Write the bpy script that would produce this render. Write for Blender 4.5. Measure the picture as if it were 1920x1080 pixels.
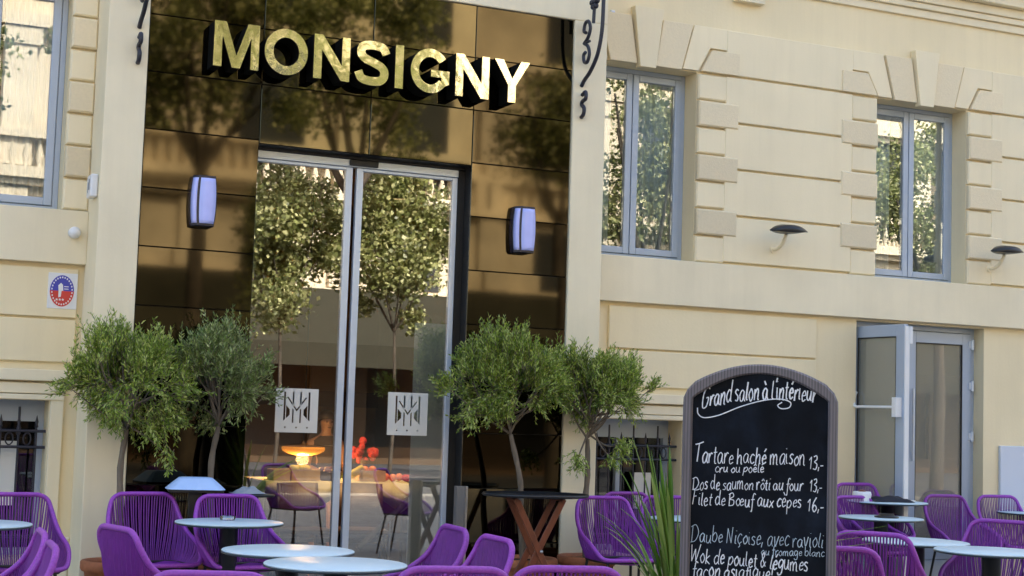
import bpy, bmesh, math, random
from mathutils import Vector, Matrix, Euler
R = math.radians
for o in list(bpy.data.objects): bpy.data.objects.remove(o, do_unlink=True)
S = bpy.context.scene
COL = S.collection
rnd = random.Random(7)

# ------------------------------------------------------------------ camera
cam_d = bpy.data.cameras.new('camera'); cam = bpy.data.objects.new('camera', cam_d); COL.objects.link(cam)
PITCH, ROLL, YAW = 0.083761, 0.031983, 0.426953
CPOS = Vector((-3.8456, -11.4, 1.5))
cam_d.sensor_width = 36.0; cam_d.lens = 36.0*2877.0/1920.0
cam_d.clip_start = 0.1; cam_d.clip_end = 2000
_f = Vector((math.sin(YAW)*math.cos(PITCH), math.cos(YAW)*math.cos(PITCH), math.sin(PITCH)))
_r = Vector((math.cos(YAW), -math.sin(YAW), 0)); _u = _r.cross(_f)
_r2 = math.cos(ROLL)*_r + math.sin(ROLL)*_u; _u2 = -math.sin(ROLL)*_r + math.cos(ROLL)*_u
M = Matrix((( _r2.x, _u2.x, -_f.x, CPOS.x), (_r2.y, _u2.y, -_f.y, CPOS.y), (_r2.z, _u2.z, -_f.z, CPOS.z), (0,0,0,1)))
cam.matrix_world = M
S.camera = cam

# ------------------------------------------------------------------ light
SUN_EL, SUN_AZ = 40.0, 12.0          # sun stands behind the hotel (azimuth from +Y towards +X)
world = bpy.data.worlds.new('World'); S.world = world; world.use_nodes = True
wn = world.node_tree; bg = wn.nodes['Background']; sky = wn.nodes.new('ShaderNodeTexSky')
sky.sky_type = 'NISHITA'; sky.sun_disc = False; sky.sun_elevation = R(SUN_EL); sky.sun_rotation = R(SUN_AZ)
sky.air_density = 1.0; sky.dust_density = 4.0; sky.ozone_density = 0.3
wn.links.new(sky.outputs[0], bg.inputs[0]); bg.inputs[1].default_value = 0.15
sun_d = bpy.data.lights.new('sun', 'SUN'); sun = bpy.data.objects.new('sun', sun_d); COL.objects.link(sun)
sun_d.energy = 3.2; sun_d.angle = R(0.5); sun_d.color = (1.0, 0.94, 0.84)
sv = Vector((math.sin(R(SUN_AZ))*math.cos(R(SUN_EL)), math.cos(R(SUN_AZ))*math.cos(R(SUN_EL)), math.sin(R(SUN_EL))))
sun.rotation_euler = sv.to_track_quat('Z', 'Y').to_euler()
S.view_settings.view_transform = 'Standard'; S.view_settings.look = 'None'
S.view_settings.exposure = 2.15; S.view_settings.gamma = 1.0
S.cycles.use_denoising = True
S.cycles.max_bounces = 8; S.cycles.transparent_max_bounces = 16; S.cycles.caustics_reflective = False; S.cycles.caustics_refractive = False
S.cycles.sample_clamp_indirect = 6.0

# ------------------------------------------------------------------ materials
def mat(name, base, rough=0.7, metal=0.0, noise=0.0, scale=8.0, bump=0.0, bscale=60.0, spec=0.5, emit=None, estr=0.0, stretch=None):
    m = bpy.data.materials.new(name); m.use_nodes = True
    nt = m.node_tree; p = nt.nodes['Principled BSDF']
    p.inputs['Roughness'].default_value = rough; p.inputs['Metallic'].default_value = metal
    p.inputs['Specular IOR Level'].default_value = spec
    c = (*base, 1)
    p.inputs['Base Color'].default_value = c
    tc = nt.nodes.new('ShaderNodeTexCoord'); src = tc.outputs['Object']
    if stretch:
        mp = nt.nodes.new('ShaderNodeMapping'); mp.inputs['Scale'].default_value = stretch
        nt.links.new(src, mp.inputs[0]); src = mp.outputs[0]
    if noise:
        n = nt.nodes.new('ShaderNodeTexNoise'); n.inputs['Scale'].default_value = scale; n.inputs['Detail'].default_value = 6
        nt.links.new(src, n.inputs['Vector'])
        r = nt.nodes.new('ShaderNodeValToRGB')
        r.color_ramp.elements[0].position = 0.3; r.color_ramp.elements[1].position = 0.7
        r.color_ramp.elements[0].color = (*[max(0, x*(1-noise)) for x in base], 1)
        r.color_ramp.elements[1].color = (*[min(1, x*(1+noise)) for x in base], 1)
        nt.links.new(n.outputs['Fac'], r.inputs[0]); nt.links.new(r.outputs[0], p.inputs['Base Color'])
    if bump:
        n2 = nt.nodes.new('ShaderNodeTexNoise'); n2.inputs['Scale'].default_value = bscale; n2.inputs['Detail'].default_value = 5
        nt.links.new(src, n2.inputs['Vector'])
        b = nt.nodes.new('ShaderNodeBump'); b.inputs['Strength'].default_value = bump; b.inputs['Distance'].default_value = 0.01
        nt.links.new(n2.outputs['Fac'], b.inputs['Height']); nt.links.new(b.outputs[0], p.inputs['Normal'])
    if emit:
        p.inputs['Emission Color'].default_value = (*emit, 1); p.inputs['Emission Strength'].default_value = estr
    return m

def vary(m, lo, hi):
    """each object wears its own slightly different shade"""
    nt = m.node_tree; p = nt.nodes['Principled BSDF']; oi = nt.nodes.new('ShaderNodeObjectInfo'); mr = nt.nodes.new('ShaderNodeMapRange')
    mr.inputs['To Min'].default_value = lo; mr.inputs['To Max'].default_value = hi; nt.links.new(oi.outputs['Random'], mr.inputs['Value'])
    hs = nt.nodes.new('ShaderNodeHueSaturation'); nt.links.new(mr.outputs[0], hs.inputs['Value'])
    b = p.inputs['Base Color']
    if b.is_linked: nt.links.new(b.links[0].from_socket, hs.inputs['Color'])
    else: hs.inputs['Color'].default_value = b.default_value
    nt.links.new(hs.outputs[0], b)
def weather(m, amt, sx=5.0, sz=0.35, thr=(0.45, 0.8)):
    """rain streaks and grime: a vertical noise that multiplies the paint"""
    nt = m.node_tree; p = nt.nodes['Principled BSDF']; tc = nt.nodes.new('ShaderNodeTexCoord'); mp = nt.nodes.new('ShaderNodeMapping'); mp.inputs['Scale'].default_value = (sx, sx, sz)
    n = nt.nodes.new('ShaderNodeTexNoise'); n.inputs['Scale'].default_value = 1.6; n.inputs['Detail'].default_value = 8; n.inputs['Roughness'].default_value = 0.65
    r = nt.nodes.new('ShaderNodeValToRGB'); r.color_ramp.elements[0].position = thr[0]; r.color_ramp.elements[1].position = thr[1]
    r.color_ramp.elements[0].color = (1,1,1,1); r.color_ramp.elements[1].color = (1-amt, 1-amt*1.1, 1-amt*1.25, 1)
    mx = nt.nodes.new('ShaderNodeMixRGB'); mx.blend_type = 'MULTIPLY'; mx.inputs[0].default_value = 1
    nt.links.new(tc.outputs['Object'], mp.inputs[0]); nt.links.new(mp.outputs[0], n.inputs[0]); nt.links.new(n.outputs['Fac'], r.inputs[0])
    b = p.inputs['Base Color']; nt.links.new(b.links[0].from_socket, mx.inputs[1]); nt.links.new(r.outputs[0], mx.inputs[2]); nt.links.new(mx.outputs[0], b)
def leaf_mat(name, a, b, c, trans=0.35, rough=0.45):
    m = bpy.data.materials.new(name); m.use_nodes = True; nt = m.node_tree
    p = nt.nodes['Principled BSDF']; out = nt.nodes['Material Output']
    g = nt.nodes.new('ShaderNodeNewGeometry'); r = nt.nodes.new('ShaderNodeValToRGB')
    r.color_ramp.elements[0].color = (*a, 1); r.color_ramp.elements[1].color = (*c, 1)
    e = r.color_ramp.elements.new(0.55); e.color = (*b, 1)
    nt.links.new(g.outputs['Random Per Island'], r.inputs[0]); nt.links.new(r.outputs[0], p.inputs['Base Color'])
    p.inputs['Roughness'].default_value = rough
    t = nt.nodes.new('ShaderNodeBsdfTranslucent'); nt.links.new(r.outputs[0], t.inputs[0])
    mx = nt.nodes.new('ShaderNodeMixShader'); mx.inputs[0].default_value = trans
    nt.links.new(p.outputs[0], mx.inputs[1]); nt.links.new(t.outputs[0], mx.inputs[2]); nt.links.new(mx.outputs[0], out.inputs[0])
    return m

def glass_mat(name, tint=(0.95, 0.97, 0.97), base=0.08, ior=1.5, gain=1.5, refl=(1,1,1)):
    m = bpy.data.materials.new(name); m.use_nodes = True; nt = m.node_tree
    nt.nodes.remove(nt.nodes['Principled BSDF']); out = nt.nodes['Material Output']
    t = nt.nodes.new('ShaderNodeBsdfTransparent'); t.inputs[0].default_value = (*tint, 1)
    g = nt.nodes.new('ShaderNodeBsdfGlossy'); g.inputs['Roughness'].default_value = 0.0; g.inputs[0].default_value = (*refl, 1)
    fr = nt.nodes.new('ShaderNodeFresnel'); fr.inputs[0].default_value = ior
    ma = nt.nodes.new('ShaderNodeMath'); ma.operation = 'MULTIPLY_ADD'; ma.inputs[1].default_value = gain; ma.inputs[2].default_value = base; ma.use_clamp = True
    nt.links.new(fr.outputs[0], ma.inputs[0])
    mx = nt.nodes.new('ShaderNodeMixShader'); nt.links.new(ma.outputs[0], mx.inputs[0])
    nt.links.new(t.outputs[0], mx.inputs[1]); nt.links.new(g.outputs[0], mx.inputs[2]); nt.links.new(mx.outputs[0], out.inputs[0])
    return m

CREAM = (0.86, 0.725, 0.465)
m_cream = mat('cream_paint', CREAM, 0.75, noise=0.05, scale=1.1, bump=0.12, bscale=45)
m_cream2 = mat('cream_paint_pale', (0.88, 0.755, 0.51), 0.75, noise=0.03, scale=1.6, bump=0.08, bscale=50)
m_trim = mat('cream_trim', (0.85, 0.74, 0.515), 0.7, noise=0.05, scale=2.0, bump=0.06, bscale=50)
m_rough = mat('vermiculated_stone', (0.80, 0.675, 0.455), 0.85, noise=0.03, scale=40, bump=0.25, bscale=70)
m_bronze4 = mat('bronze_panel_brown', (0.085, 0.069, 0.041), 0.045, metal=1.0, noise=0.25, scale=2.4)
vary(m_rough, 0.90, 1.07); vary(m_cream2, 0.95, 1.04)
for q_ in (m_cream, m_cream2, m_trim): weather(q_, 0.055)
m_bronze = mat('bronze_glazed_panel', (0.078, 0.068, 0.040), 0.03, metal=1.0, noise=0.18, scale=2.2)
m_bronze2 = mat('bronze_panel_lighter', (0.088, 0.076, 0.046), 0.03, metal=1.0, noise=0.18, scale=2.0)
m_bronze3 = mat('bronze_panel_darker', (0.060, 0.050, 0.031), 0.035, metal=1.0, noise=0.2, scale=2.4)
m_joint = mat('dark_joint', (0.012, 0.011, 0.010), 0.5)
m_gold = mat('gold_mirror', (0.86, 0.83, 0.60), 0.03, metal=1.0, bump=0.18, bscale=11)
m_black = mat('black_metal', (0.012, 0.012, 0.014), 0.35)
m_blackside = mat('black_letter_side', (0.006, 0.006, 0.005), 0.8, spec=0.1)
m_alu = mat('blue_grey_aluminium', (0.40, 0.47, 0.58), 0.35, metal=0.15, noise=0.03, scale=5)
m_alu_l = mat('pale_aluminium', (0.60, 0.66, 0.74), 0.3, metal=0.3, noise=0.03, scale=5)
m_steel = mat('brushed_steel', (0.55, 0.54, 0.52), 0.3, metal=1.0, stretch=(1, 1, 0.05), noise=0.1, scale=60)
m_iron = mat('wrought_iron', (0.022, 0.022, 0.035), 0.45, noise=0.3, scale=30, bump=0.3, bscale=80)
m_lamp = mat('dark_navy_housing', (0.012, 0.014, 0.03), 0.25)
m_lens = mat('sky_tinted_lens', (0.50, 0.53, 0.96), 0.25, noise=0.06, scale=9)  # reflected blue sky is put into the lens colour
m_glass = glass_mat('door_glass', base=0.18, gain=1.6)
m_bglass = glass_mat('basement_glass', tint=(.6,.65,.68), base=0.02, gain=1.0)
m_wglass = glass_mat('window_glass', tint=(0.85, 0.92, 0.95), base=0.09, gain=1.3)
m_tglass = glass_mat('terrace_door_glass', tint=(0.88, 0.89, 0.86), base=0.10, gain=1.5)
def frost(m, col, f):
    nt = m.node_tree; out = nt.nodes['Material Output']; l = out.inputs[0].links[0].from_socket
    d = nt.nodes.new('ShaderNodeBsdfDiffuse'); d.inputs[0].default_value = (*col, 1); mx = nt.nodes.new('ShaderNodeMixShader'); mx.inputs[0].default_value = f
    nt.links.new(l, mx.inputs[1]); nt.links.new(d.outputs[0], mx.inputs[2]); nt.links.new(mx.outputs[0], out.inputs[0])
frost(m_tglass, (0.55, 0.53, 0.44), 0.32)   # slightly frosted panes, pale beige mixed in
def see_through(m, f):
    nt = m.node_tree; out = nt.nodes['Material Output']; l = out.inputs[0].links[0].from_socket
    t = nt.nodes.new('ShaderNodeBsdfTransparent'); mx = nt.nodes.new('ShaderNodeMixShader'); mx.inputs[0].default_value = f
    nt.links.new(l, mx.inputs[1]); nt.links.new(t.outputs[0], mx.inputs[2]); nt.links.new(mx.outputs[0], out.inputs[0])
m_curtain = mat('sheer_curtain', (0.78, 0.82, 0.84), 0.9, noise=0.08, scale=3)
m_dark = mat('dark_room', (0.025, 0.028, 0.03), 0.9)
m_inwall = mat('warm_interior_wall', (0.17, 0.095, 0.035), 0.8, noise=0.15, scale=2)
m_infloor = mat('dark_wood_floor', (0.06, 0.03, 0.015), 0.35, noise=0.3, scale=4)
m_parti = mat('frosted_film', (0.80, 0.88, 0.94), 0.5, noise=0.06, scale=3)
see_through(m_parti, 0.22)
m_sticker = mat('white_window_film', (0.75, 0.72, 0.64), 0.6)
m_purple = mat('purple_cord', (0.175, 0.022, 0.265), 0.5, noise=0.12, scale=14)
m_purple_r = mat('purple_wrapped_rim', (0.265, 0.048, 0.38), 0.5, noise=0.15, scale=90, stretch=(1,1,1))
vary(m_purple, 0.85, 1.25); vary(m_purple_r, 0.85, 1.15)
m_ttop = mat('pale_blue_table_glass', (0.58, 0.72, 0.78), 0.35, noise=0.03, scale=4, spec=0.2)
m_tedge = mat('dark_table_rim', (0.03, 0.05, 0.06), 0.3)
m_terra = mat('terracotta', (0.42, 0.15, 0.065), 0.8, noise=0.18, scale=14, bump=0.2, bscale=50)
m_soil = mat('soil', (0.03, 0.02, 0.013), 0.95, noise=0.4, scale=50, bump=0.8, bscale=90)
m_bark = mat('olive_bark', (0.16, 0.125, 0.09), 0.9, noise=0.35, scale=18, bump=0.6, bscale=60, stretch=(1,1,.3))
m_bark2 = mat('plane_bark', (0.07, 0.055, 0.04), 0.9, noise=0.4, scale=6, bump=0.4, bscale=30)
m_olive = leaf_mat('olive_leaf_bright', (0.09, 0.16, 0.015), (0.31, 0.42, 0.045), (0.62, 0.68, 0.22), trans=0.3)
m_olive2 = leaf_mat('olive_leaf_grey', (0.08, 0.13, 0.025), (0.24, 0.32, 0.075), (0.50, 0.55, 0.25), trans=0.25)
m_plane = leaf_mat('plane_leaf', (0.09, 0.11, 0.035), (0.25, 0.27, 0.085), (0.66, 0.63, 0.32), trans=0.4)
m_blade = leaf_mat('blade_leaf', (0.10, 0.22, 0.02), (0.22, 0.38, 0.05), (0.40, 0.48, 0.12), trans=0.3)
m_board = mat('chalkboard', (0.004, 0.006, 0.010), 0.7, noise=0.5, scale=5, spec=0.12)
weather(m_board, -2.2, 2.5, 1.5, (0.5, 0.85))
m_bframe = mat('grey_wood_frame', (0.135, 0.12, 0.128), 0.6, noise=0.12, scale=30, stretch=(1,1,0.15), bump=0.2, bscale=60)
def ridges(m):
    nt = m.node_tree; p = nt.nodes['Principled BSDF']; tc = nt.nodes.new('ShaderNodeTexCoord'); w = nt.nodes.new('ShaderNodeTexWave')
    w.inputs['Scale'].default_value = 22; nt.links.new(tc.outputs['Object'], w.inputs[0])
    r = nt.nodes.new('ShaderNodeMapRange'); r.inputs['To Min'].default_value = 0.62; r.inputs['To Max'].default_value = 1.2; nt.links.new(w.outputs['Fac'], r.inputs['Value'])
    mx = nt.nodes.new('ShaderNodeMixRGB'); mx.blend_type = 'MULTIPLY'; mx.inputs[0].default_value = 1
    b = p.inputs['Base Color']; nt.links.new(b.links[0].from_socket, mx.inputs[1]); nt.links.new(r.outputs[0], mx.inputs[2]); nt.links.new(mx.outputs[0], b)
ridges(m_bframe)
m_chalk = mat('white_chalk', (0.80, 0.82, 0.86), 0.9)
m_chalk_b = mat('pale_blue_chalk', (0.50, 0.60, 0.68), 0.9)
m_mahog = mat('mahogany', (0.17, 0.045, 0.018), 0.35, noise=0.3, scale=20, stretch=(1,1,0.2))
m_white = mat('white_plastic', (0.78, 0.78, 0.78), 0.4)
m_bluecover = mat('pale_blue_cover', (0.42, 0.58, 0.86), 0.55, noise=0.05, scale=6)
m_paper = mat('paper', (0.75, 0.75, 0.72), 0.8)
m_cloth_b = mat('black_fabric', (0.012, 0.013, 0.022), 0.8)
m_cloth_g = mat('grey_fabric', (0.30, 0.33, 0.36), 0.9)
m_tcloth = mat('cream_tablecloth', (0.62, 0.60, 0.42), 0.8, noise=0.1, scale=5)
m_crate = mat('pale_crate_wood', (0.50, 0.36, 0.17), 0.7, noise=0.2, scale=12)
m_orange = mat('orange_peel', (0.75, 0.22, 0.02), 0.4)
m_banana = mat('banana_peel', (0.72, 0.60, 0.05), 0.45)
m_red = mat('red_petals', (0.5, 0.02, 0.02), 0.6)
m_skin = mat('skin', (0.50, 0.28, 0.19), 0.5)
m_hair = mat('dark_hair', (0.03, 0.018, 0.01), 0.5)
m_shirt = mat('dark_shirt', (0.05, 0.035, 0.03), 0.8)
m_shade = mat('amber_lamp_shade', (0.85, 0.42, 0.08), 0.4, emit=(1.0, 0.38, 0.05), estr=0.10)
m_spot_glow = mat('added_spot_glow', (1, 0.8, 0.5), 0.4, emit=(1.0, 0.65, 0.28), estr=6.0)  # glowing face of the added spot in the hall
m_blue_e = mat('badge_blue', (0.05, 0.06, 0.42), 0.4)
m_red_e = mat('badge_red', (0.60, 0.04, 0.03), 0.4)
m_chairdk = mat('dark_dining_chair', (0.07, 0.035, 0.012), 0.5)
m_stone = mat('sunlit_limestone', (0.55, 0.47, 0.34), 0.85, noise=0.10, scale=1.5, bump=0.2, bscale=20)
m_stone2 = mat('grey_limestone', (0.42, 0.36, 0.27), 0.85, noise=0.12, scale=1.5)
m_awn = mat('taupe_awning', (0.035, 0.034, 0.025), 0.9, noise=0.06, scale=3, spec=0.0)
m_ground = None
def ground_mat():
    m = bpy.data.materials.new('stone_paving'); m.use_nodes = True; nt = m.node_tree; p = nt.nodes['Principled BSDF']
    tc = nt.nodes.new('ShaderNodeTexCoord'); b = nt.nodes.new('ShaderNodeTexBrick')
    b.inputs['Scale'].default_value = 1.0; b.inputs['Brick Width'].default_value = 0.6; b.inputs['Row Height'].default_value = 0.4
    b.inputs['Mortar Size'].default_value = 0.006
    b.inputs['Color1'].default_value = (0.36, 0.33, 0.28, 1); b.inputs['Color2'].default_value = (0.30, 0.28, 0.245, 1); b.inputs['Mortar'].default_value = (0.12, 0.11, 0.10, 1)
    n = nt.nodes.new('ShaderNodeTexNoise'); n.inputs['Scale'].default_value = 3
    mx = nt.nodes.new('ShaderNodeMixRGB'); mx.blend_type = 'MULTIPLY'; mx.inputs[0].default_value = 0.25
    nt.links.new(tc.outputs['Object'], b.inputs[0]); nt.links.new(tc.outputs['Object'], n.inputs[0])
    nt.links.new(b.outputs[0], mx.inputs[1]); nt.links.new(n.outputs[0], mx.inputs[2]); nt.links.new(mx.outputs[0], p.inputs['Base Color'])
    p.inputs['Roughness'].default_value = 0.75
    return m
m_ground = ground_mat()

# ------------------------------------------------------------------ mesh helpers
class MB:
    def __init__(s): s.v = []; s.f = []; s.sm = []; s.mi = []; s.cur = 0
    def add(s, vs, fs, smooth=False):
        b = len(s.v); s.v += [tuple(x) for x in vs]
        for f in fs: s.f.append(tuple(b+i for i in f)); s.sm.append(smooth); s.mi.append(s.cur)
    def box(s, x0, x1, y0, y1, z0, z1):
        s.add([(x0,y0,z0),(x1,y0,z0),(x1,y1,z0),(x0,y1,z0),(x0,y0,z1),(x1,y0,z1),(x1,y1,z1),(x0,y1,z1)],
              [(3,2,1,0),(4,5,6,7),(0,1,5,4),(1,2,6,5),(2,3,7,6),(3,0,4,7)])
    def bbox(s, x0, x1, y0, y1, z0, z1, c=0.012):
        """box whose front (low y) edges are chamfered by c"""
        s.add([(x0,y0+c,z0),(x1,y0+c,z0),(x1,y1,z0),(x0,y1,z0),(x0,y0+c,z1),(x1,y0+c,z1),(x1,y1,z1),(x0,y1,z1),
               (x0+c,y0,z0+c),(x1-c,y0,z0+c),(x1-c,y0,z1-c),(x0+c,y0,z1-c)],
              [(3,2,1,0),(4,5,6,7),(1,2,6,5),(3,0,4,7),(2,3,7,6),(8,9,10,11),(0,1,9,8),(1,5,10,9),(5,4,11,10),(4,0,8,11)])
    def prism_xz(s, pts, y0, y1, c=0.0):
        """polygon in x,z (counter-clockwise seen from -Y) extruded from front y0 to back y1"""
        n = len(pts)
        vs = [(x, y0, z) for x, z in pts] + [(x, y1, z) for x, z in pts]
        fs = [tuple(range(n)), tuple(range(2*n-1, n-1, -1))] + [(i+n, (i+1) % n+n, (i+1) % n, i) for i in range(n)]
        s.add(vs, fs)
    def tube(s, path, r, n=8, caps=True, closed=False, smooth=True):
        P = [Vector(p) for p in path]; L = len(P)
        rs = r if isinstance(r, (list, tuple)) else [r]*L
        rings = []; up = None
        for i in range(L):
            if closed: t = (P[(i+1) % L]-P[(i-1) % L])
            else: t = P[min(i+1, L-1)]-P[max(i-1, 0)]
            if t.length < 1e-9: t = Vector((0,0,1))
            t.normalize()
            if up is None:
                up = Vector((0,0,1)) if abs(t.z) < 0.9 else Vector((1,0,0))
            a = up - t*up.dot(t)
            if a.length < 1e-5: a = t.orthogonal()
            a.normalize(); up = a; b = t.cross(a)
            rings.append([P[i] + (a*math.cos(2*math.pi*k/n) + b*math.sin(2*math.pi*k/n))*rs[i] for k in range(n)])
        vs = [v for g in rings for v in g]; fs = []
        for i in range(L if closed else L-1):
            j = (i+1) % L
            for k in range(n): fs.append((i*n+k, i*n+(k+1) % n, j*n+(k+1) % n, j*n+k))
        s.add(vs, fs, smooth)
        if caps and not closed:
            s.add(rings[0], [tuple(range(n-1, -1, -1))]); s.add(rings[-1], [tuple(range(n))])
    def lathe(s, prof, n=32, c=(0,0,0), smooth=True, caps=True):
        vs = []; L = len(prof)
        for r, z in prof:
            for k in range(n): a = 2*math.pi*k/n; vs.append((c[0]+r*math.cos(a), c[1]+r*math.sin(a), c[2]+z))
        fs = []
        for i in range(L-1):
            for k in range(n): fs.append((i*n+k, i*n+(k+1) % n, (i+1)*n+(k+1) % n, (i+1)*n+k))
        s.add(vs, fs, smooth)
        if caps:
            s.add(vs[:n], [tuple(range(n-1, -1, -1))]); s.add(vs[-n:], [tuple(range(n))])
    def sphere(s, c, r, n=12, m=8, sc=(1,1,1)):
        prof = []
        vs = [(c[0], c[1], c[2]-r*sc[2])]
        for i in range(1, m):
            t = math.pi*i/m
            for k in range(n):
                a = 2*math.pi*k/n
                vs.append((c[0]+r*sc[0]*math.sin(t)*math.cos(a), c[1]+r*sc[1]*math.sin(t)*math.sin(a), c[2]-r*sc[2]*math.cos(t)))
        vs.append((c[0], c[1], c[2]+r*sc[2])); fs = []
        for k in range(n): fs.append((0, 1+(k+1) % n, 1+k)); fs.append((len(vs)-1, 1+(m-2)*n+k, 1+(m-2)*n+(k+1) % n))
        for i in range(m-2):
            for k in range(n): fs.append((1+i*n+k, 1+i*n+(k+1) % n, 1+(i+1)*n+(k+1) % n, 1+(i+1)*n+k))
        s.add(vs, fs, True)
    def build(s, name, material, parent=None, bevel=0.0):
        me = bpy.data.meshes.new(name); me.from_pydata(s.v, [], s.f)
        ms = material if isinstance(material, (list, tuple)) else [material]
        for m in ms: me.materials.append(m)
        me.polygons.foreach_set('use_smooth', s.sm); me.polygons.foreach_set('material_index', s.mi); me.update()
        o = bpy.data.objects.new(name, me); COL.objects.link(o)
        if parent: o.parent = parent
        if bevel:
            b = o.modifiers.new('bevel', 'BEVEL'); b.width = bevel; b.segments = 2; b.limit_method = 'ANGLE'
        return o

def tag(o, label=None, cat=None, group=None, kind=None):
    if label: o['label'] = label
    if cat: o['category'] = cat
    if group: o['group'] = group
    if kind: o['kind'] = kind
    return o
def empty(name, loc=(0,0,0), rz=0.0, label=None, cat=None, group=None):
    o = bpy.data.objects.new(name, None); COL.objects.link(o); o.location = loc; o.rotation_euler = (0,0,rz); o.empty_display_size = 0.1
    return tag(o, label, cat, group)
def copy_tree(o, parent=None):
    c = o.copy(); COL.objects.link(c)
    if parent: c.parent = parent
    for ch in [x for x in bpy.data.objects if x.parent == o]: copy_tree(ch, c)
    return c
def spline(pts, k=8, closed=False):
    P = [Vector(p) for p in pts]; n = len(P); out = []
    for i in range(n if closed else n-1):
        p1, p2 = P[i], P[(i+1) % n]
        p0 = P[(i-1) % n] if (closed or i > 0) else p1*2-p2
        p3 = P[(i+2) % n] if (closed or i+2 < n) else p2*2-p1
        for j in range(k):
            t = j/k
            out.append(0.5*((2*p1)+(p2-p0)*t+(2*p0-5*p1+4*p2-p3)*t*t+(3*p1-p0-3*p2+p3)*t**3))
    if not closed: out.append(P[-1])
    return out

# ------------------------------------------------------------------ ground
g = MB(); g.add([(-400,-400,0),(400,-400,0),(400,400,0),(-400,400,0)], [(0,1,2,3)])
tag(g.build('ground', m_ground), 'pale stone paving of the cafe terrace', 'ground', kind='structure')

rd = MB(); rd.add([(-400,-31.0,.004),(400,-31.0,.004),(400,-15.4,.004),(-400,-15.4,.004)], [(0,1,2,3)])  # added dark strip, keeps sunlit paving out of the glass reflections
tag(rd.build('road', mat('asphalt', (.05,.05,.052), .85, noise=.2, scale=6)), 'dark asphalt street behind the viewer, added to dim the door reflections', 'road', kind='structure')
# ------------------------------------------------------------------ hotel
W = 0.5            # plane of the main wall; the portal front stands at y = 0
hotel = empty('hotel_building', (0, W, 0), 0, 'cream stucco hotel front with bronze portal and stone window surrounds', 'building')
hotel_loc = Vector((0, W, 0))
def hb(mb, name, m, parent=None, bevel=0.0):
    """builds world-coordinate geometry as a child of the hotel (or of one of its parts, whose origin is the hotel's)"""
    if parent is None or parent is hotel:
        mb.v = [(x, y-W, z) for x, y, z in mb.v]; return mb.build(name, m, hotel, bevel)
    mb.v = [(x, y-W, z) for x, y, z in mb.v]; return mb.build(name, m, parent, bevel)

WIN = [(-2.75, 'l'), (2.80, 'm'), (5.93, 'r'), (9.06, 'x')]
HWN, WZ0, WZ1 = 0.555, 2.95, 4.69
LOW = [(-2.72, 0.52), (2.78, 0.50)]      # barred basement windows (centre, half width), z 0.35..1.51
TD = (5.18, 6.73, 0.06, 2.52)            # terrace double door
ops = [(c-HWN, c+HWN, WZ0, WZ1) for c, _ in WIN] + [(c-h, c+h, 0.35, 1.51) for c, h in LOW] + [TD, (-1.95, 2.1, 0, 5.9)]
def wall_grid(mb, ops, X0, X1, Z0, Z1, y, depth):
    xs = sorted({X0, X1, *[o[0] for o in ops], *[o[1] for o in ops]}); zs = sorted({Z0, Z1, *[o[2] for o in ops], *[o[3] for o in ops]})
    xs = [x for x in xs if X0 <= x <= X1]; zs = [z for z in zs if Z0 <= z <= Z1]
    for i in range(len(xs)-1):
        for j in range(len(zs)-1):
            cx, cz = (xs[i]+xs[i+1])/2, (zs[j]+zs[j+1])/2
            if any(o[0] < cx < o[1] and o[2] < cz < o[3] for o in ops): continue
            mb.add([(xs[i],y,zs[j]),(xs[i+1],y,zs[j]),(xs[i+1],y,zs[j+1]),(xs[i],y,zs[j+1])], [(0,1,2,3)])
    for a, b, c, d in ops:
        e = y+depth
        mb.add([(a,y,c),(b,y,c),(b,y,d),(a,y,d),(a,e,c),(b,e,c),(b,e,d),(a,e,d)], [(0,4,5,1),(1,5,6,2),(2,6,7,3),(3,7,4,0)])
mb = MB(); wall_grid(mb, ops[:-1]+[ops[-1]], -14, 24, 0, 13, W, 0.26)
# shell behind: sides, back and roof, so that the building shades its own front
mb.add([(-14,W,0),(-14,12,0),(-14,12,13),(-14,W,13)], [(0,1,2,3)]); mb.add([(24,W,0),(24,12,0),(24,12,13),(24,W,13)], [(3,2,1,0)])
mb.add([(-14,12,0),(24,12,0),(24,12,13),(-14,12,13)], [(0,1,2,3)]); mb.add([(-14,W,13),(24,W,13),(24,12,13),(-14,12,13)], [(0,1,2,3)])
hb(mb, 'wall', m_cream)
# string course, plinth, cornice
mb = MB()
for a, b in ((-14, -2.0), (2.16, 24)):
    mb.box(a, b, W-0.075, W-0.001, 2.54, 2.945)
hb(mb, 'string_course', m_trim, bevel=0.006)
mb = MB()
for a, b in ((-14, -2.0), (2.16, 24)):
    if a < 0: rngs = [(-14, -3.24), (-2.2, -2.0)]
    else: rngs = [(2.16, 2.28), (3.28, 5.18), (6.73, 24)]
    for p, q in rngs: mb.bbox(p, q, W-0.035, W-0.001, 0.0, 0.50, 0.015)
hb(mb, 'plinth', m_trim)
mb = MB()
for a, b in ((-14, -2.0), (2.16, 24)):
    for z0, z1, d in ((5.55, 5.63, 0.03), (5.63, 5.69, 0.06), (5.69, 5.78, 0.085), (5.78, 5.90, 0.16), (5.90, 6.02, 0.24), (6.02, 6.08, 0.27)):
        mb.box(a, b, W-d, W-0.001, z0+0.001, z1-0.001)
hb(mb, 'cornice', m_trim, bevel=0.008)
for c, _ in WIN[1:2]:
    x = c+1.08; mb = MB()
    mb.prism_xz([(x-0.15, 5.43), (x+0.15, 5.43), (x+0.19, 5.549), (x-0.19, 5.549)], W-0.07, W-0.001)
    bk = hb(mb, 'cornice_bracket', m_trim)
    mb = MB(); mb.box(x-0.155, x+0.155, W-0.075, W-0.001, 5.405, 5.427); hb(mb, 'fillet', m_trim, bk)
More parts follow.
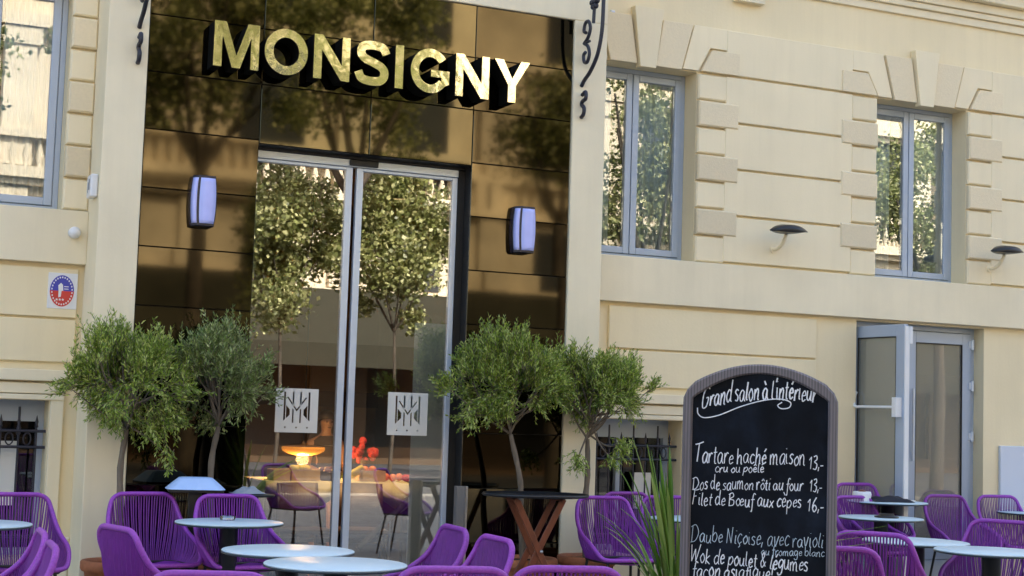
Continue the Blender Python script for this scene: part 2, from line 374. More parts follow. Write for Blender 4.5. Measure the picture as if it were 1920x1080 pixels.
# rusticated courses: separate thin slabs between the window surrounds
GZ = [2.955, 3.39, 3.82, 4.25, 4.685, 5.12]
fields = [(3.36, 5.37), (6.49, 8.50), (-14, -3.31)]
for a, b in fields:
    mb = MB()
    for i in range(5):
        mb.bbox(a+0.29, b-0.30, W-0.042, W-0.001, GZ[i]+0.018, GZ[i+1]-0.004, 0.006)
    hb(mb, 'rusticated_courses', m_cream2)
# lower wall panels with fine lines
mb = MB()
for a, b in ((-14, -2.045), (2.50, 4.70)):
    mb.bbox(a, b, W-0.032, W-0.001, 1.80, 2.118, 0.005); mb.bbox(a, b, W-0.032, W-0.001, 2.136, 2.505, 0.005)
hb(mb, 'wall_panels', m_cream)
# window surrounds: the keystone carries every quoin and voussoir as a block of its own
def surround(c):
    h = HWN
    A = MB(); A.prism_xz([(c-0.08,4.655),(c+0.08,4.655),(c+0.15,5.20),(c-0.15,5.20)], W-0.085, W-0.0015)
    s = hb(A, 'window_surround', m_cream2, bevel=0.004)
    for sgn in (-1, 1):
        for i in range(7):
            z0 = WZ0 + 0.006 + i*0.2485; z1 = z0+0.2485-0.018
            far = h + (0.43 if i % 2 else 0.31); near = h+0.004
            x0, x1 = (c+near, c+far) if sgn > 0 else (c-far, c-near)
            if c < 0: x1 = min(x1, -2.0015)
            b = MB(); b.bbox(x0, x1, W-(0.055 if i % 2 else 0.036), W-0.0015, z0, z1, 0.013); hb(b, 'rough_block' if i % 2 else 'quoin_block', m_rough if i % 2 else m_cream2, s)
        def pg(name, m, pts, y):
            q = [(c+sgn*x, z) for x, z in pts]
            if sgn < 0: q = q[::-1]
            if c < 0: q = [(min(x, -2.0015), z) for x, z in q]
            b = MB(); b.prism_xz(q, y, W-0.0015); hb(b, name, m, s, bevel=0.005)
        pg('rough_block', m_rough, [(0.575,4.70),(0.985,4.70),(0.985,4.905),(0.69,4.905)], W-0.055)
        pg('voussoir', m_cream2, [(0.385,4.70),(0.552,4.70),(0.675,4.925),(0.86,4.925),(0.86,5.12),(0.50,5.12)], W-0.036)
        pg('rough_voussoir', m_rough, [(0.095,4.685),(0.365,4.685),(0.48,5.115),(0.165,5.115)], W-0.052)
for c, k in WIN[:3]: surround(c)
# casement windows
def casement(c, k):
    y = W+0.20
    f = MB(); x0, x1, z0, z1 = c-HWN, c+HWN, WZ0, WZ1
    t = 0.045
    f.box(x0+.001, x0+t, y, y+0.06, z0+.001, z1-.001); f.box(x1-t, x1-.001, y, y+0.06, z0+.001, z1-.001)
    f.box(x0+t, x1-t, y, y+0.06, z0+.001, z0+t); f.box(x0+t, x1-t, y, y+0.06, z1-t, z1-.001)
    fo = hb(f, 'window', m_alu, bevel=0.004)
    sh = MB(); pn = MB()
    for a, b in ((x0+t+.003, c-.004), (c+.004, x1-t-.003)):
        u = 0.062; q = y-0.012
        sh.box(a, a+u, q, q+0.05, z0+t+.003, z1-t-.003); sh.box(b-u, b, q, q+0.05, z0+t+.003, z1-t-.003)
        sh.box(a+u, b-u, q, q+0.05, z0+t+.003, z0+t+u); sh.box(a+u, b-u, q, q+0.05, z1-t-u, z1-t-.003)
        pn.box(a+u+.0005, b-u-.0005, q+0.02, q+0.028, z0+t+u+.0005, z1-t-u-.0005)
    hb(sh, 'sash', m_alu, fo, bevel=0.006); hb(pn, 'pane', m_wglass, fo)
    cu = MB()
    for a, b in ((x0-0.02, c-0.16), (c+0.10, x1+0.02)):
        n = 60; vs = []
        for i in range(n+1):
            x = a+(b-a)*i/n; yy = y+0.095+0.022*math.sin(i*1.15+c)+0.012*math.sin(i*0.43)
            vs += [(x, yy, z0-0.02), (x, yy, z1+0.05)]
        cu.add(vs, [(2*i, 2*i+2, 2*i+3, 2*i+1) for i in range(n)], True)
    cob = hb(cu, 'curtain', m_curtain, fo); so = cob.modifiers.new('thick', 'SOLIDIFY'); so.thickness = 0.003
    rm = MB(); a, b = x0-0.3, x1+0.3; e = y+1.6
    rm.add([(a,y+.08,z0-.3),(b,y+.08,z0-.3),(b,e,z0-.3),(a,e,z0-.3),(a,y+.08,z1+.3),(b,y+.08,z1+.3),(b,e,z1+.3),(a,e,z1+.3)], [(0,1,2,3),(7,6,5,4),(1,5,6,2),(2,6,7,3),(3,7,4,0)])
    hb(rm, 'room', m_dark, fo)
for c, k in WIN[:3]: casement(c, k)
# barred basement windows with their mouldings
def basement(c, h):
    y = W+0.24; x0, x1, z0, z1 = c-h, c+h, 0.35, 1.51
    f = MB()
    for zz0, zz1, d, e in ((1.56, 1.64, 0.045, 0.10), (1.655, 1.74, 0.075, 0.14)):
        if c < 0: f.box(x0-e, min(x1+e, -2.001), W-d, W-0.001, zz0, zz1)
        else: f.box(max(x0-e, 2.161), x1+e, W-d, W-0.001, zz0, zz1)
    for xa, xb in ((x0-0.10, x0-0.004), (x1+0.004, x1+0.10)):
        xa = max(xa, 2.161) if c > 0 else xa; xb = min(xb, -2.001) if c < 0 else xb
        if xb > xa+.02: f.box(xa, xb, W-0.04, W-0.001, 0.5, 1.555)
    f.box(max(x0-.1, 2.161) if c > 0 else x0-.1, x1+.1, W-0.05, W-0.001, 1.514, 1.554)
    fo = hb(f, 'basement_window', m_trim, bevel=0.006)
    fr = MB(); t = 0.05
    fr.box(x0, x0+t, y, y+.05, z0, z1); fr.box(x1-t, x1, y, y+.05, z0, z1); fr.box(x0+t, x1-t, y, y+.05, z1-.16, z1); fr.box(x0+t, x1-t, y, y+.05, z0, z0+t)
    fr.box(c-.03, c+.03, y, y+.05, z0+t, z1-.16)
    hb(fr, 'frame', m_alu, fo)
    pn = MB(); pn.box(x0+t, x1-t, y+.055, y+.062, z0+t, z1-.16); hb(pn, 'pane', m_bglass, fo)
    rm = MB(); e = y+1.2
    rm.add([(x0-.2,y+.07,z0),(x1+.2,y+.07,z0),(x1+.2,e,z0),(x0-.2,e,z0),(x0-.2,y+.07,z1),(x1+.2,y+.07,z1),(x1+.2,e,z1),(x0-.2,e,z1)], [(0,1,2,3),(7,6,5,4),(1,5,6,2),(2,6,7,3),(3,7,4,0)])
    hb(rm, 'room', m_dark, fo)
    g = MB(); yb = W+0.09; n = 8
    for i in range(n):
        x = x0+0.07+(x1-x0-0.14)*i/(n-1)
        g.tube([(x,yb,z0+.02),(x,yb,1.30)], 0.008, 6)
        g.lathe([(0.001,0),(0.014,.012),(0.009,.03),(0.013,.05),(0.001,.10)], 6, (x,yb,1.30))
        if i % 2 == 0: g.tube([(x,yb,1.22),(x,yb,1.46)], 0.009, 6); g.lathe([(.001,0),(.02,.02),(.012,.04),(.018,.06),(.001,.09)], 6, (x,yb,1.24))
    for z in (1.28, 1.16, 0.50): g.tube([(x0+.004,yb-.008,z),(x1-.004,yb-.008,z)], 0.011, 6)
    for i in range(n-1):
        x = x0+0.07+(x1-x0-0.14)*(i+.5)/(n-1)
        g.tube([(x+0.028*math.cos(a*math.pi/5), yb, 1.22+0.045*math.sin(a*math.pi/5)) for a in range(10)], 0.006, 5, closed=True)
    hb(g, 'window_grille', m_iron, fo)
for c, h in LOW: basement(c, h)
mb = MB(); mb.box(2.92, 3.09, 0.70, 0.705, 0.72, 1.04); hb(mb, 'posted_notice', m_paper)
mb = MB(); mb.box(-2.60, -2.38, 0.70, 0.705, 0.72, 1.20); hb(mb, 'posted_notice', m_paper)

# portal
mb = MB()
PT = 4.86
mb.box(-2.0, -1.7, 0, W-0.001, 0, PT); mb.box(1.85, 2.16, 0, W-0.001, 0, PT); mb.box(-2.0, 2.16, 0, W-0.001, PT, 7.2)
hb(mb, 'portal_surround', m_trim, bevel=0.008)
mb = MB()
DX0, DX1, DZ = -0.82, 0.965, 3.53
mb.box(-1.7, DX0, 0.045, 0.26, 0, PT); mb.box(DX1, 1.85, 0.045, 0.26, 0, PT); mb.box(DX0, DX1, 0.045, 0.26, DZ, PT)
hb(mb, 'panel_backing', m_joint)
rows = [4.858, 4.425, 3.99, 3.555, 3.115, 2.675, 2.235, 1.80, 1.36, 0.92, 0.48, 0.02]
colx = [-1.696, -0.82, 0.07, 0.955, 1.846]
tone = {}
for i in range(len(rows)-1):
    for j in range(4):
        if i > 2 and j in (1, 2): continue
        x0, x1 = colx[j]+.003, colx[j+1]-.003; z1, z0 = rows[i]-.003, rows[i+1]+.003
        if i == 2 and j in (1, 2): z0 = DZ+.002
        m = m_bronze if j in (1,) else m_bronze2 if j == 2 else m_bronze3
        if i > 2: m = m_bronze3 if (i+j) % 3 else m_bronze4  # lower rows mostly darker: their dim reflections are put into the colour
        if i == 2 and j == 2: m = m_bronze2
        a, b = rnd.uniform(-.0012, .0012), rnd.uniform(-.0012, .0012)
        mb = MB(); c = 0.0025; yf = 0.022
        mb.add([(x0,yf+c-a-b,z0),(x1,yf+c+a-b,z0),(x1,yf+c+a+b,z1),(x0,yf+c-a+b,z1),(x0+c,yf-a-b,z0+c),(x1-c,yf+a-b,z0+c),(x1-c,yf+a+b,z1-c),(x0+c,yf-a+b,z1-c),
                (x0,.044,z0),(x1,.044,z0),(x1,.044,z1),(x0,.044,z1)],
               [(4,5,6,7),(0,1,5,4),(1,2,6,5),(2,3,7,6),(3,0,4,7),(8,9,1,0),(9,10,2,1),(10,11,3,2),(11,8,0,3)])
        hb(mb, 'cladding_panel', m)
# sliding door
yd = 0.20
mb = MB(); mb.box(DX0, DX1-.06, yd-0.03, yd+0.06, 3.445, 3.505); hb(mb, 'door_header', m_alu_l, bevel=0.004)
mb = MB(); mb.box(DX0, DX1, yd-0.05, yd+0.06, 3.507, 3.528); mb.box(DX1-.058, DX1, yd-0.02, yd+.06, 0, 3.505); hb(mb, 'door_jamb', m_joint)
mb = MB(); mb.box(-0.04, 0.20, yd-0.055, yd-0.031, 3.455, 3.503); hb(mb, 'door_sensor', m_joint, bevel=0.006)
mb = MB(); mb.box(DX0, DX1, 0.05, 0.5, 0.0, 0.05); hb(mb, 'door_sill', m_steel)
STARS = [(math.cos(math.pi/2+k*math.pi/5)*(0.032 if k % 2 == 0 else 0.014), math.sin(math.pi/2+k*math.pi/5)*(0.032 if k % 2 == 0 else 0.014)) for k in range(10)]
def sticker(x0, x1, z0, z1, y, parent):
    """square of white film with the monogram cut out of it and three grey stars"""
    holes = [[(.19,.92),(.255,.86),(.34,.74),(.34,.40),(.19,.26)], [(.81,.92),(.745,.86),(.66,.74),(.66,.40),(.81,.26)],
             [(.395,.93),(.43,.93),(.43,.585),(.395,.63)], [(.57,.93),(.605,.93),(.605,.63),(.57,.585)],
             [(.395,.555),(.43,.515),(.43,.22),(.395,.22)], [(.57,.515),(.605,.555),(.605,.22),(.57,.22)],
             [(.26,.80),(.30,.80),(.50,.53),(.70,.80),(.74,.80),(.50,.475)]]
    holes[0] = [(.19,.92),(.235,.92),(.235,.30),(.19,.26)]; holes[1] = [(.765,.92),(.81,.92),(.81,.26),(.765,.30)]
    holes += [[(.25,.62),(.34,.52),(.34,.40),(.25,.31)], [(.75,.62),(.66,.52),(.66,.40),(.75,.31)]]
    bm = bmesh.new()
    def loop(pts):
        vs = [bm.verts.new((x0+(x1-x0)*u, y-W, z0+(z1-z0)*v)) for u, v in pts]
        return [bm.edges.new((vs[i], vs[(i+1) % len(vs)])) for i in range(len(vs))]
    es = loop([(0,0),(1,0),(1,1),(0,1)])
    for h in holes: es += loop(h)
    for k in range(3): es += loop([(.24+.26*k+a, .115+b) for a, b in STARS])
    bmesh.ops.triangle_fill(bm, use_beauty=True, use_dissolve=False, edges=es)
    me = bpy.data.meshes.new('window_film'); bm.to_mesh(me); bm.free(); me.materials.append(m_sticker)
    o = bpy.data.objects.new('window_film', me); COL.objects.link(o); o.parent = parent
    so = o.modifiers.new('thick', 'SOLIDIFY'); so.thickness = 0.002
    return o
for a, b, st in ((DX0+.002, -0.005, (-0.548, -0.206)), (0.03, DX1-.062, (0.374, 0.716))):
    f = MB(); u = 0.055; z0, z1 = 0.052, 3.442
    ul = 0.02 if a < -0.5 else u; ur = u if a < -0.5 else 0.045
    f.box(a, a+ul, yd-.022, yd+.03, z0, z1); f.box(b-ur, b, yd-.022, yd+.03, z0, z1); f.box(a+ul, b-ur, yd-.022, yd+.03, z1-.025, z1); f.box(a+ul, b-ur, yd-.022, yd+.03, z0, z0+.08)
    fo = hb(f, 'sliding_door', m_alu_l, bevel=0.005)
    p = MB(); p.box(a+ul+.0005, b-ur-.0005, yd, yd+.008, z0+.0805, z1-.0255); hb(p, 'pane', m_glass, fo)
    if a > -0.5: q = MB(); q.box(0.585, b-ur-.001, yd+.010, yd+.013, z0+.085, 2.235); hb(q, 'frosted_film', m_parti, fo)
    sticker(st[0], st[1], 1.325, 1.667, yd-.003, fo)
# interior hall
mb = MB(); X0, X1, Y0, Y1, Z0, Z1 = -1.9, 2.05, 0.30, 5.2, 0.03, 3.6
mb.add([(X0,Y1,Z0),(X1,Y1,Z0),(X1,Y1,Z1),(X0,Y1,Z1)], [(3,2,1,0)])
mb.add([(X0,W+.28,Z0),(X0,Y1,Z0),(X0,Y1,Z1),(X0,W+.28,Z1)], [(0,1,2,3)]); mb.add([(X1,W+.28,Z0),(X1,Y1,Z0),(X1,Y1,Z1),(X1,W+.28,Z1)], [(3,2,1,0)])
mb.add([(X0,Y0,Z1),(X1,Y0,Z1),(X1,Y1,Z1),(X0,Y1,Z1)], [(0,1,2,3)])
hb(mb, 'interior_wall', m_inwall)
mb = MB(); mb.add([(X0,.5,Z0),(X1,.5,Z0),(X1,Y1,Z0),(X0,Y1,Z0)], [(3,2,1,0)]); hb(mb, 'interior_floor', m_infloor)
mb = MB(); mb.box(-1.89, 2.04, 5.10, 5.195, 1.55, 1.72); mb.box(-1.89, 2.04, 5.08, 5.19, 0.04, 1.0); hb(mb, 'interior_panelling', m_chairdk)

# terrace double door
f = MB(); x0, x1, z0, z1 = TD; y = W+0.14
f.box(x0, x0+.05, y, y+.08, z0, z1); f.box(x1-.05, x1, y, y+.08, z0, z1); f.box(x0+.05, x1-.05, y, y+.08, z1-.05, z1)
tdo = hb(f, 'door_frame', m_alu, bevel=0.004)
def leaf(x_h, dirx, w, z0, z1, ang, bar):
    """door leaf hinged at (x_h, y): local x runs along the leaf"""
    o = MB(); u = 0.105
    o.box(0, u, -.025, .025, z0, z1); o.box(w-u, w, -.025, .025, z0, z1); o.box(u, w-u, -.025, .025, z1-.11, z1); o.box(u, w-u, -.025, .025, z0, z0+.16); o.box(u, w-u, -.018, .018, z0+.165, z0+.30)
    fo = o.build('terrace_door', m_alu, hotel, 0.005); fo.location = (x_h, y-W, 0); fo.rotation_euler = (0,0,ang)
    p = MB(); p.box(u, w-u, -.004, .004, z0+.30, z1-.11); p.build('pane', m_tglass, fo)
    gk = MB(); t = .008
    for s in (-.019,):
        gk.box(u, u+t, s-.003, s+.012, z0+.30, z1-.11); gk.box(w-u-t, w-u, s-.003, s+.012, z0+.30, z1-.11); gk.box(u+t, w-u-t, s-.003, s+.012, z1-.11-t, z1-.11)
    gk.build('gasket', m_joint, fo)
    if bar:
        b = MB(); zb = 1.70
        b.tube(spline([(u+.01,-.035,zb+.14),(u+.012,-.06,zb+.10),(u+.02,-.075,zb+.03),(u+.06,-.085,zb),(u+.15,-.085,zb),(w-u,-.085,zb),(w-.05,-.085,zb)],4), .014, 8)
        b.box(w-.075, w-.02, -.10, -.026, zb-.09, zb+.09)
        b.build('panic_bar', m_white, fo, 0.004)
        e = MB(); e.box(w+.001, w+.016, -.022, .030, z0, z1-.02); e.box(w-.03, w+.024, .026, .06, z1-.18, z1-.02); e.build('lock_strip', m_white, fo, 0.003)
    else:
        h = MB()
        for z in (0.5, 1.45, 1.95, 2.36): h.tube([(w+.012,-.035,z-.05),(w+.012,-.035,z+.05)], .016, 8); h.box(w-.03,w+.03,-.034,-.024,z-.035,z+.035)
        h.build('hinge', m_alu_l, fo)
        b = MB(); b.tube([(.05,-.06,1.2),(.05,-.06,1.9)], .012, 8); b.build('handle', m_alu_l, fo)
    return fo
leaf(x0+.055, 1, 0.74, z0+.02, z1-.055, R(-86), True)
leaf(x1-.05-.80, 1, 0.79, z0+.02, z1-.055, 0, False)
rm = MB(); e = y+2.2
rm.add([(x0-.4,y+.1,z0),(x1+.4,y+.1,z0),(x1+.4,e,z0),(x0-.4,e,z0),(x0-.4,y+.1,z1),(x1+.4,y+.1,z1),(x1+.4,e,z1),(x0-.4,e,z1)], [(0,1,2,3),(7,6,5,4),(1,5,6,2),(2,6,7,3),(3,7,4,0)])
hb(rm, 'terrace_room', mat('olive_grey_room', (0.60, 0.57, 0.46), 0.8, noise=.1, scale=2), tdo)
mb = MB(); mb.box(4.6, 5.28, -0.42, W-0.04, 0.0, 0.10); tag(mb.build('pavement', m_ground, None, 0.008), 'low stone step in front of the terrace door', 'step', kind='structure')

# ------------------------------------------------------------------ positions of the things on the terrace (metres)
LETTERS = [('M',-1.250,-.904),('O',-.861,-.522),('N',-.473,-.182),('S',-.137,.144),('I',.193,.266),('G',.324,.653),('N',.708,1.000),('Y',1.048,1.362)]
CHAIRS = [
 (-2.56,-.75,(.05,-1),'purple cord chair facing out behind the leftmost table'),
 (-2.80,-3.81,(-1,.05),'purple cord chair turned left at the left edge, upper of the two'),
 (-2.85,-4.51,(-1,.05),'purple cord chair turned left at the bottom left corner'),
 (-1.68,-.55,(.10,-1),'purple cord chair facing out in front of the left pilaster and left olive tree'),
 (-1.12,-.72,(.10,-1),'purple cord chair facing out behind the table with the glass ashtray'),
 (-2.40,-3.56,(1,.25),'purple cord chair seen from behind its left side, facing right to the tables'),
 (-2.45,-5.73,(.35,.94),'purple cord chair cut by the lower edge below the ashtray table'),
 (-.59,-3.58,(-1,.05),'purple cord chair turned left before the right door leaf'),
 (-.64,-4.26,(-1,.02),'purple cord chair turned left before the steel door post'),
 (-1.45,-5.67,(.22,.97),'purple cord chair cut by the lower edge below the steel door post'),
 (-.96,-5.71,(.25,.97),'purple cord chair cut by the lower edge below the mahogany tray stand'),
 (1.94,-.55,(-.02,-1),'purple cord chair angled right before the right pilaster and its pot'),
 (2.52,.12,(.1,-1),'purple cord chair against the barred window right of the portal'),
 (2.62,-.40,(-.1,-1),'purple cord chair behind the small table left of the menu board'),
 (4.95,.18,(0,-1),'purple cord chair at the wall behind the table with the black garment',.10),
 (4.68,-.14,(.1,-1),'purple cord chair at the table with the black ashtray'),
 (1.87,-4.04,(.78,.63),'purple cord chair with its back to us just right of the menu board'),
 (6.0,.20,(-.08,-1),'purple cord chair angled right in front of the terrace door'),
 (6.66,.22,(-.1,-1),'purple cord chair by the white wall board at the right'),
 (3.74,-3.06,(-.85,-.5),'purple cord chair turned left behind the lower right table'),
 (.95,-4.92,(.5,.87),'purple cord chair mostly hidden behind the menu board'),
]
TABLES = [
 (-1.24,-1.25,0,'round pale table with the glass ashtray before the left chairs'),
 (-1.43,-3.28,0,'round pale table before the door, behind the nearest one'),
 (-1.40,-4.01,0,'nearest round pale table at the bottom before the glass door'),
 (-2.88,-1.40,0,'round pale table cut by the left edge of the picture'),
 (4.56,-.69,0,'round pale table with a black ashtray right of the menu board'),
 (5.11,-.08,.10,'round pale table with the black garment before the terrace door'),
 (3.09,-2.94,0,'round pale table beside the chair with its back to us'),
 (3.10,-3.665,0,'nearest round pale table at the lower right'),
 (6.97,.05,0,'round pale table cut by the right edge, under the white wall board'),
 (2.60,-.87,0,'small-looking pale table partly hidden by the green plant and menu board'),
]
POTS = [(-1.80,-.24,.23,'terracotta pot of the leftmost olive tree'),(-1.12,-.22,.19,'terracotta pot of the darker olive tree behind the left chairs'),
        (1.36,-.34,.27,'terracotta pot behind the crossed mahogany legs'),(1.98,-.22,.24,'terracotta pot behind the purple chair at the right pilaster')]
OLIVES = [
 (-1.80,-.24,[(-1.80,-.24,.37),(-1.775,-.25,.70),(-1.79,-.25,1.05),(-1.76,-.25,1.32)],(-1.79,-.27,1.70),(.47,.36,.33),620,11,m_olive,'leftmost olive tree with a round bright green crown before the left pilaster',[(-1.58,-.34,1.36,.12),(-1.50,-.36,1.16,.06),(-2.20,-.30,1.62,.09)]),
 (-1.12,-.22,[(-1.12,-.22,.37),(-1.12,-.22,.75),(-1.13,-.22,1.10),(-1.09,-.22,1.36)],(-1.08,-.22,1.68),(.40,.30,.31),520,12,m_olive2,'darker grey-green olive tree left of the glass door',[(-.74,-.25,1.62,.08)]),
 (1.36,-.34,[(1.36,-.34,.37),(1.32,-.34,.75),(1.31,-.34,1.0),(1.22,-.33,1.36)],(1.22,-.36,1.75),(.50,.38,.34),700,13,m_olive,'lush olive tree right of the glass door over the tray stand',[(.62,-.42,1.72,.09),(.82,-.42,1.50,.09)]),
 (1.98,-.22,[(1.98,-.22,.37),(1.95,-.22,.75),(1.97,-.22,1.05),(1.96,-.22,1.34)],(1.98,-.28,1.72),(.50,.34,.33),600,14,m_olive,'looser olive tree in front of the right pilaster and barred window',[(2.52,-.28,1.78,.07),(1.78,-.42,1.17,.08),(2.20,-.36,1.30,.10),(2.10,-.40,1.18,.08)]),
]
PLANT = (.40,-4.29)
BLADES = [(R(170),1.14,.12,.018,.04),(R(186),1.08,.08,.02,.03),(R(195),1.0,.16,.02,.06),(R(205),1.12,.05,.018,.02),(R(172),.98,.04,.02,.02),(R(158),1.16,.17,.014,.05),(R(180),.92,.10,.022,.05),(R(165),1.02,.20,.017,.10),(R(200),.95,.12,.020,.05),(R(150),1.10,.10,.018,.03),(R(230),.98,.30,.014,.12),(R(120),.90,.06,.020,.02),(R(178),.85,.42,.014,.25),(R(190),.62,.62,.018,.5),
          (R(175),.50,.75,.016,.6),(R(-30),.78,.75,.018,.55),(R(-34),.95,.95,.02,.45),(R(-36),.9,.85,.02,.5),(R(-28),.85,1.0,.018,.5),(R(-40),.75,1.05,.018,.5),(R(-38),.72,.85,.018,.7),(R(-20),.80,.65,.016,.45),(R(-45),.60,.95,.016,.8),(R(20),.9,.2,.018,.1),(R(80),.95,.15,.018,.08),(R(160),1.05,.15,.013,.06),(R(185),.92,.24,.012,.15),
          (R(210),.55,.55,.016,.45),(R(140),.75,.35,.016,.3)]
BOARD = (.315,-5.175,0,R(-33.9))
HR = [(.36,.38),(.78,.765)]
HP = [(.635,.63)]
PLANES = [
 (1.9,-14.2,5.4,8.1,(2.4,1.8,2.0),15000,21,'plane tree across the street, mirrored over the left of the door'),
 (4.5,-17.5,3.2,4.9,(1.35,1.1,1.75),14000,22,'small yellow-green tree mirrored in the left door leaf'),
 (7.0,-17.8,3.2,5.0,(1.4,1.1,1.8),14000,23,'small yellow-green tree mirrored in the right door leaf'),
 (5.3,-15.8,5.6,8.2,(1.8,1.6,2.0),10000,29,'plane tree mirrored above the middle of the glass door'),
 (9.4,-15.5,5.4,7.4,(1.2,1.2,1.3),6000,24,'plane tree mirrored at the top right of the portal'),
 (12.8,-16.5,4.4,7.2,(1.9,1.7,2.4),10000,25,'plane tree mirrored in the window nearest the portal'),
 (17.0,-16.5,4.6,7.4,(2.1,1.7,2.4),10000,26,'plane tree mirrored in the left pane of the far right window'),
 (21.5,-17.5,4.6,7.6,(2.1,1.7,2.4),10000,27,'plane tree mirrored in the right pane of the far right window'),
 (-2.6,-14.5,5.0,7.0,(1.5,1.5,1.5),5500,28,'plane tree mirrored in the left window'),
]

# ------------------------------------------------------------------ mirror-gold lettering over the door
sign = empty('restaurant_sign', (0, 0, 4.22), 0, 'big gold mirror-finish raised capital letters spelling MONSIGNY on the bronze panels', 'sign')
def arc(cx, cz, rx, rz, a0, a1, n=20):
    return [(cx+rx*math.cos(R(a0+(a1-a0)*i/n)), cz+rz*math.sin(R(a0+(a1-a0)*i/n))) for i in range(n+1)]
def stroke(path, w):
    """constant-width ribbon outline round a centre line (x, z)"""
    P = [Vector(p) for p in path]; L, Rr = [], []
    for i in range(len(P)):
        t = (P[min(i+1, len(P)-1)]-P[max(i-1, 0)]).normalized(); nrm = Vector((-t.y, t.x))
        L.append(P[i]+nrm*w/2); Rr.append(P[i]-nrm*w/2)
    return L, Rr
def letter_mesh(ch, x0, w, h, t):
    """returns list of quads/polygons (outline pieces that only share edges) in local x,z"""
    s = t
    if ch == 'I': return [[(0,0),(s,0),(s,h),(0,h)]]
    if ch == 'M':
        d = w*0.5; k = s*1.08
        return [[(0,0),(s*.92,0),(s*.92,h*.70),(d-s*.46,0),(d+s*.46,0),(w-s*.92,h*.70),(w-s*.92,0),(w,0),(w,h),(w-s*1.32,h),(d,h*.27),(s*1.32,h),(0,h)]]
    if ch == 'N':
        return [[(0,0),(s*.95,0),(s*.95,h*.66),(w-s*1.0,0),(w,0),(w,h),(w-s*.95,h),(w-s*.95,h*.35),(s*1.02,h),(0,h)]]
    if ch == 'Y':
        d = w/2
        return [[(d-s/2,0),(d+s/2,0),(d+s/2,h*.41),(w,h),(w-s*1.15,h),(d,h*.56),(s*1.15,h),(0,h),(d-s/2,h*.41)]]
    if ch == 'O': path = arc(w/2, h/2, w/2-s/2, h/2-s/2+.006, 0, 360, 48)
    if ch == 'G':
        path = arc(w/2, h/2, w/2-s/2, h/2-s/2+.006, 38, 322, 40)
        L, Q = stroke(path, s); pol = [[tuple(L[i]), tuple(L[i+1]), tuple(Q[i+1]), tuple(Q[i])] for i in range(len(L)-1)]
        ex, ez = tuple(L[-1]), tuple(Q[-1])
        pol.append([(w*.52, h*.53), (w*.52, h*.37), (w-s, h*.37), (w-s*1.0, h*.28), ex if ex[0] < ez[0] else ez, ez if ex[0] < ez[0] else ex, (w, h*.23), (w, h*.53)])
        return pol
    if ch == 'S':
        r = h/4+.004
        ctl = [(w*.90,h*.73),(w*.80,h*.87),(w*.52,h-s/2+.004),(w*.22,h*.87),(w*.16,h*.72),(w*.27,h*.60),(w*.52,h*.52),(w*.78,h*.42),(w*.86,h*.28),(w*.77,h*.13),(w*.50,s/2-.004),(w*.20,h*.13),(w*.09,h*.29)]
        path = [(p.x, p.z) for p in spline([(a,0,b) for a, b in ctl], 5)]
    L, Q = stroke(path, s)
    return [[tuple(L[i]), tuple(L[i+1]), tuple(Q[i+1]), tuple(Q[i])] for i in range(len(L)-1)]
def ccw(p): return sum(p[i][0]*p[(i+1) % len(p)][1]-p[(i+1) % len(p)][0]*p[i][1] for i in range(len(p))) > 0
def make_letter(ch, x, w, h=0.345, t=0.068):
    root = None
    pol = letter_mesh(ch, 0, w, h, t); pol = [p if ccw(p) else p[::-1] for p in pol]
    from collections import Counter
    key = lambda p: (round(p[0], 5), round(p[1], 5))
    cnt = Counter()
    for p in pol:
        for i in range(len(p)): cnt[frozenset((key(p[i]), key(p[(i+1) % len(p)])))] += 1
    for part, y0, y1, m in (('letter', -0.172, -0.166, m_gold), ('return', -0.166, 0.015, m_blackside)):
        bm = bmesh.new()
        for p in pol:
            f = [bm.verts.new((a, y0, b-h/2)) for a, b in p]
            if part == 'letter': bm.faces.new(f)
            for i in range(len(p)):
                e = frozenset((key(p[i]), key(p[(i+1) % len(p)])))
                if cnt[e] == 1:
                    a, b = p[i], p[(i+1) % len(p)]; ins = 0.0 if part == 'letter' else 0.0
                    bm.faces.new([bm.verts.new((a[0], y1, a[1]-h/2)), bm.verts.new((b[0], y1, b[1]-h/2)), bm.verts.new((b[0], y0, b[1]-h/2)), bm.verts.new((a[0], y0, a[1]-h/2))])
        bmesh.ops.remove_doubles(bm, verts=bm.verts, dist=1e-5)
        if part == 'letter': bmesh.ops.triangulate(bm, faces=[f for f in bm.faces if len(f.verts) > 4])
        me = bpy.data.meshes.new(part); bm.to_mesh(me); bm.free(); me.materials.append(m)
        o = bpy.data.objects.new(part, me); COL.objects.link(o)
        if root is None: o.parent = sign; o.location = (x, 0, 0); root = o
        else: o.parent = root
for ch, a, b in LETTERS: make_letter(ch, a, b-a)

